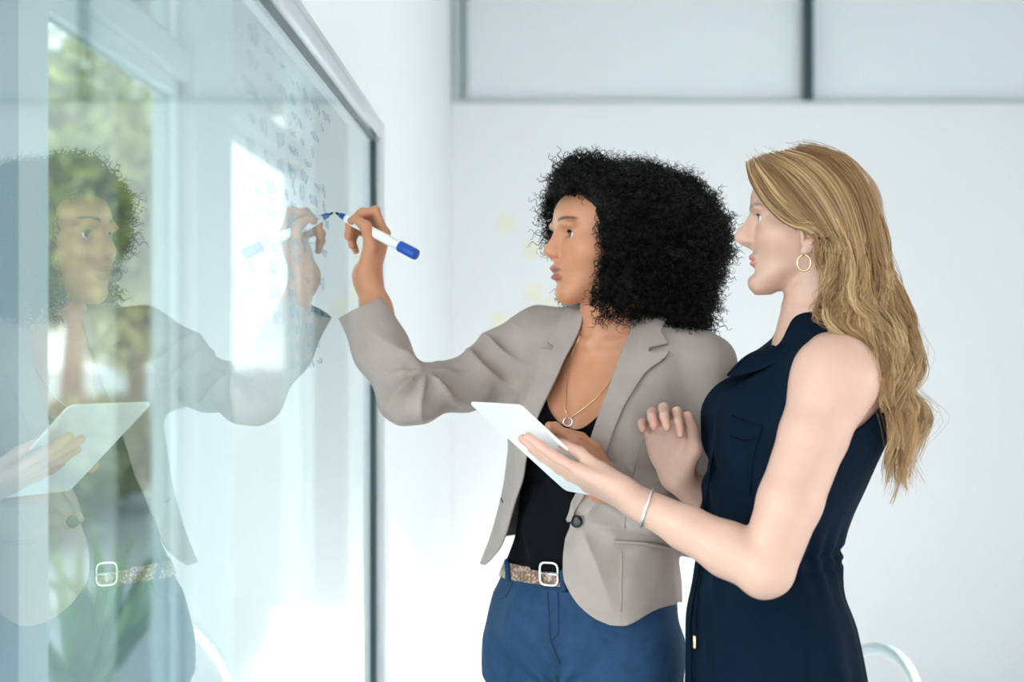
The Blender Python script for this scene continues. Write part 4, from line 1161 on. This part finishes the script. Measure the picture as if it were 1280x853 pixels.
# scalp and body of the hair under the strands
hc = EARB + RB @ np.array((0, -.03, .08))
def inw(p):
    v = hc - p; v = v * np.array((1, 1, .3)); return v / np.linalg.norm(v) * .014
hb = Sculpt((0.24, 1.98, 1.16), (0.66, 2.44, 1.84), .005)
hb.ell(EARB + RB @ np.array((0, -.012, .126)), (.0775, .106, .0945), .02, RB.T)
for u in np.arange(0.3, ng - 1.2, .55):
    g_ = guide_at(np.array([u]))[0]; cen = np.array((1, 0, 0))
    for q in range(6, 26, 3): hb.cone(g_[q] + inw(g_[q]), g_[min(q + 3, K - 1)] + inw(g_[min(q + 3, K - 1)]), .009, .009, .02)
hb.ell(GB((0, .098, .066)), (.120, .074, .086), .008, RB.T, 'sub')
hb.ell(GB((0, .112, .12)), (.120, .046, .070), .008, RB.T, 'sub')
hb.ell(GB((0, .050, .040)), (.12, .050, .060), .008, RB.T, 'sub')
hb.ell(GB((0, .002, .075)), (.100, .024, .040), .006, RB.T, 'sub')
PHb, QHb = hb.mesh(2)
NHb = normals(PHb, QHb); PHb -= NHb * .004
HAIRC = np.array([(.46, .25, .095), (.62, .39, .18), (.26, .125, .048), (.74, .52, .28), (.36, .18, .065)])
me = mesh_np('hair', PHb, QHb); set_col(me, np.tile((.27, .15, .07), (len(PHb), 1)))
hairB = link('hair', me, 'blonde_hair', personB); hairB['label'] = 'long wavy honey blonde hair'
def lock_set(n, u_lo, u_hi, seed, rad, depth, jit):
    r = np.random.default_rng(seed)
    nc = max(8, n // 22)                                        # clumps
    cu_ = np.sort(r.uniform(u_lo, u_hi, nc)); cph = r.uniform(0, 6.28, nc); camp = r.uniform(.3, 1.0, nc); clen = r.uniform(.64, 1.02, nc); csh = r.normal(size=(nc, 3)) * np.array((.006, .006, .006))
    c = r.integers(0, nc, n); t = np.linspace(0, 1, K)
    du = r.normal(size=n) * .09
    u = np.clip(cu_[c] + du, 0, ng - 1.001); tight = sstep(.25, .9, t)[None, :, None] * .75
    P = guide_at(u) * (1 - tight) + guide_at(np.clip(cu_[c], 0, ng - 1.001)) * tight
    L_ = clen[c] * r.uniform(.92, 1.0, n)
    # resample to strand length
    ti = np.clip(L_[:, None] * t[None], 0, 1) * (K - 1); i = np.clip(ti.astype(int), 0, K - 2); w = (ti - i)[:, :, None]
    P = np.take_along_axis(P, i[:, :, None].repeat(3, 2), 1) * (1 - w) + np.take_along_axis(P, (i + 1)[:, :, None].repeat(3, 2), 1) * w
    gr = sstep(.35, .75, t)[None, :, None]
    ph = cph[c][:, None] + 6.283 * t[None] * 3.1
    wav = np.stack([np.sin(ph), np.cos(ph * .9 + 1), .3 * np.sin(ph + 2)], -1) * (camp[c] * .017)[:, None, None]
    P = P + wav * gr + csh[c][:, None] * (0.25 + gr)
    P = P + (r.normal(size=(n, 1, 3)) * jit) * (0.45 + .35 * gr)
    out = P - (EARB + RB @ np.array((0, -.01, .10)))[None, None]; out[:, :, 2] *= .3
    out /= np.linalg.norm(out, axis=2, keepdims=True)
    P = P + out * (depth * r.uniform(-1, 1, (n, 1, 1)) + .002)
    o = strands('hair_strands', P, r.uniform(*rad, n), 'blonde_hair', personB)
    cc = HAIRC[r.integers(0, len(HAIRC), nc)][c] * .75 + HAIRC[r.integers(0, len(HAIRC), n)] * .25
    tip = sstep(.2, .9, t)[None, :, None]
    C = cc[:, None] * (1 - .45 * tip) + np.array((.60, .36, .16)) * (.45 * tip)
    C = np.repeat(C[:, :, None], 3, 2).reshape(-1, 3)
    set_col(o.data, C); o['kind'] = 'stuff'
    return o
lock_set(3000, 0, ng - 1.001, 3, (.0008, .0014), .004, .0035)
lock_set(1500, 0, 5.5, 5, (.0006, .0010), .006, .005)
lock_set(260, 1, ng - 2, 6, (.00030, .0005), .014, .012)
# ------------------------------------------------------------------ marker
mat('marker_white', (0.88, 0.89, 0.90), 0.3)
mat('marker_blue', (0.005, 0.075, 0.42), 0.35)
mat('ink', (0.004, 0.012, 0.035), 0.6)
mk_end = W(521, 319, 2.405)
md = mk_end - TIP; ML = np.linalg.norm(md); md /= ML
mk = empty('marker', tuple(TIP)); tag(mk, 'white whiteboard marker with blue end cap, tip touching the glass', 'marker')
def mpart(name, prof, m): child_world(MB().lathe(prof, tuple(TIP), 28, tuple(md)).build(name, m, None, smooth=True), mk)
mpart('nib', [(.0012, 0.0), (.0022, .003), (.0024, .010)], 'ink')
mpart('collar', [(.0024, .008), (.0046, .011), (.0056, .020), (.0062, .022)], 'marker_blue')
mpart('barrel', [(.0060, .0215), (.0078, .030), (.0084, .045), (.0086, ML - .036)], 'marker_white')
mpart('cap', [(.0091, ML - .037), (.0097, ML - .035), (.0097, ML - .004), (.0088, ML), (.004, ML)], 'marker_blue')

# ------------------------------------------------------------------ writing on the glass
mat('faded_ink', (0.20, 0.33, 0.42), 0.6)
rng = np.random.default_rng(4)
def scribble(n_lines, d0, d1, z0, z1, name):
    m = MB()
    for li in range(n_lines):
        z = z1 - (z1 - z0) * (li + .5) / n_lines; y = d0 + rng.uniform(0, .04)
        while y < d1 - .03:
            k = rng.integers(3, 8); pts = []
            hgt = rng.uniform(.003, .010); k = int(rng.integers(2, 6))
            for i in range(k * 3):
                pts.append((GX + .0007, y + i * .0060 + .006 * math.sin(i * 2.1 + rng.uniform(0, 1)), z + hgt * math.sin(i * 1.35 + rng.uniform(-.6, .6)) + rng.normal() * .0015))
            pts = catmull(pts, len(pts) * 3)
            m.tube([tuple(p) for p in pts], .00022, 4, caps=False)
            y += k * 3 * .0060 + rng.uniform(.015, .09)
            if rng.uniform() < .12: break
    o = m.build(name, 'faded_ink', None); child_world(o, gb); o['kind'] = 'stuff'; return o
scribble(11, 1.66, 2.05, 1.50, 1.88, 'handwriting')
scribble(17, 1.98, 2.40, 1.44, 1.87, 'handwriting')
scribble(5, 1.62, 1.90, 1.56, 1.72, 'handwriting')

# ------------------------------------------------------------------ sticky notes on the back wall
mat('sticky_note', (0.86, 0.84, 0.72), 0.8)
for (px, py, a) in ((632, 280, .04), (665, 312, -.05), (667, 366, .03), (625, 402, -.03), (690, 384, .06)):
    c = W(px, py, 5.998); s_ = .036
    m = MB(); ca, sa = math.cos(a), math.sin(a)
    gr = [[(u, v) for u in (-1, -.33, .33, 1)] for v in (-1, 0, 1)]
    for row in gr:
        for (u, v) in row: m.v.append((c[0] + s_ * (u * ca - v * sa), c[1] - .004 * max(0, -v) ** 2, c[2] + s_ * (u * sa + v * ca)))
    for i in range(2):
        for j in range(3): b = i * 4 + j; m.f.append((b, b + 1, b + 5, b + 4))
    o = m.build('sticky_note', 'sticky_note', None, solid=.0008)
    tag(o, 'pale yellow square sticky note on the white back wall', 'sticky note', 'sticky notes on the back wall')

# ------------------------------------------------------------------ hoop-back chairs
mat('chair_shell', (0.52, 0.62, 0.65), 0.3)
def chair(x, y, rz, label):
    r = empty('chair', (x, y, 0)); r.rotation_euler.z = rz
    m = MB(); n = 20
    m.lathe([(.001, .435), (.19, .435), (.215, .445), (.215, .46), (.19, .47), (.001, .462)], (0, 0, 0), 28); m.build('seat', 'chair_shell', r, smooth=True)
    hoop = [(-.19 + .0, .14, .46)] + [(-.20 * math.cos(a), .17 + .05 * math.sin(a), .60 + .19 * math.sin(a)) for a in np.linspace(0, math.pi, 17)] + [(.19, .14, .46)]
    MB().tube(hoop, .013, 8).build('back_hoop', 'chair_shell', r, smooth=True)
    MB().tube([(-.19, .165, .56), (0, .205, .56), (.19, .165, .56)], .011, 8).build('back_bar', 'chair_shell', r, smooth=True)
    for sx in (-1, 1):
        for sy in (-1, 1): MB().tube([(sx * .14, sy * .14, .44), (sx * .19, sy * .19, 0)], [.015, .011], 8).build('leg', 'chair_shell', r, smooth=True)
    tag(r, label, 'chair')
    return r
chair(0.60, 3.10, -1.25, 'pale grey hoop-back chair behind the woman in the navy dress')
chair(0.10, 3.72, -2.5, 'pale grey hoop-back chair behind the woman in the blazer')

# ------------------------------------------------------------------ outside: trees, shrubs, parked car
mat('leaf', (0.20, 0.215, 0.04), 0.55, noise=(6, 0.5)); mat('leaf_pale', (0.34, 0.33, 0.09), 0.55, noise=(5, 0.4)); mat('bark', (0.16, 0.11, 0.07), 0.9)
mat('plant_leaf', (0.22, 0.36, 0.12), 0.4, noise=(12, 0.3))
def leaves(name, blobs, n, size, m, parent, seed):
    r = np.random.default_rng(seed); P = []
    for (c, rad, w) in blobs:
        k = int(n * w); d = r.normal(size=(k, 3)); d /= np.linalg.norm(d, axis=1)[:, None]
        P.append(np.array(c) + d * np.array(rad) * r.uniform(.55, 1.0, (k, 1)))
    P = np.concatenate(P); k = len(P)
    u = r.normal(size=(k, 3)); u /= np.linalg.norm(u, axis=1)[:, None]; v = np.cross(u, r.normal(size=(k, 3))); v /= np.linalg.norm(v, axis=1)[:, None]
    s = r.uniform(.6, 1.3, (k, 1)) * size
    V = np.stack([P - u * s, P + v * s * .45, P + u * s, P - v * s * .45], 1).reshape(-1, 3)
    o = link(name, mesh_np(name, V, np.arange(4 * k).reshape(k, 4)), m, parent, False); o['kind'] = 'stuff'; return o
def tree(x, y, h, r, label, m, seed, low=.3):
    t = empty('tree', (x, y, -.1))
    rg = np.random.default_rng(seed)
    MB().tube([(0, 0, 0), (.08, .05, h * .35), (-.03, .1, h * .7), (0, 0, h * .95)], [.16, .12, .08, .03], 8).build('trunk', 'bark', t, smooth=True)
    bl = []
    for i in range(9):
        a = rg.uniform(0, 6.28); q = rg.uniform(.1, .7) * r
        bl.append(((q * math.cos(a), q * math.sin(a), h * rg.uniform(low, .95)), (r * .55, r * .55, r * .5), 1 / 9))
    leaves('foliage', bl, 5200, .13, m, t, seed)
    tag(t, label, 'tree'); return t
tree(-5.3, 16.5, 4.8, 1.7, 'tall olive green tree outside the window behind the glass', 'leaf', 1)
tree(-5.9, 21.5, 5.2, 1.5, 'slender yellow-green tree standing between the olive green tree and the taller pale one', 'leaf_pale', 5)
tree(-7.9, 25.0, 6.8, 2.1, 'taller pale yellow-green tree behind the olive green one', 'leaf_pale', 2)
tree(-12.0, 31.0, 5.2, 2.6, 'distant green tree at the edge of the car park', 'leaf', 3, .2)
sh = empty('hedge', (-3.7, 11.6, -.1)); leaves('foliage', [((0, -.9, .5), (.6, 1.2, .45), .5), ((-.1, 1.0, .55), (.6, 1.2, .5), .5)], 5000, .09, 'leaf', sh, 9)
MB().tube([(0, 0, 0), (0, 0, .8)], .05, 6).build('stem', 'bark', sh); tag(sh, 'low clipped green hedge in front of the olive green tree', 'hedge')
# strap-leaved plants outside the window
def strap_plant(x, y, n, h, label, seed):
    r = np.random.default_rng(seed); p = empty('strap_leaf_plant', (x, y, -.1))
    for i in range(n):
        a = r.uniform(0, 6.28); L = h * r.uniform(.7, 1.15); lean = r.uniform(.25, .8); w = r.uniform(.018, .032)
        t = np.linspace(0, 1, 9); ra = lean * L * t ** 1.4; zz = L * (t - .45 * lean * t ** 2.4)
        m = MB(); sx, sy = -math.sin(a), math.cos(a)
        for j in range(9):
            ww = w * math.sin(math.pi * (.12 + .85 * t[j])) ; bx, by = ra[j] * math.cos(a), ra[j] * math.sin(a)
            m.v += [(bx - sx * ww, by - sy * ww, zz[j]), (bx, by, zz[j] - ww * .35), (bx + sx * ww, by + sy * ww, zz[j])]
        for j in range(8):
            for q in (0, 1): b = j * 3 + q; m.f.append((b, b + 1, b + 4, b + 3))
        m.build('leaf', 'plant_leaf', p, smooth=True)
    tag(p, label, 'plant'); return p
strap_plant(-1.62, 5.15, 26, .95, 'bushy green strap-leaved plant just outside the window', 1)
strap_plant(-1.85, 6.3, 22, .85, 'smaller strap-leaved plant further along the window', 2)
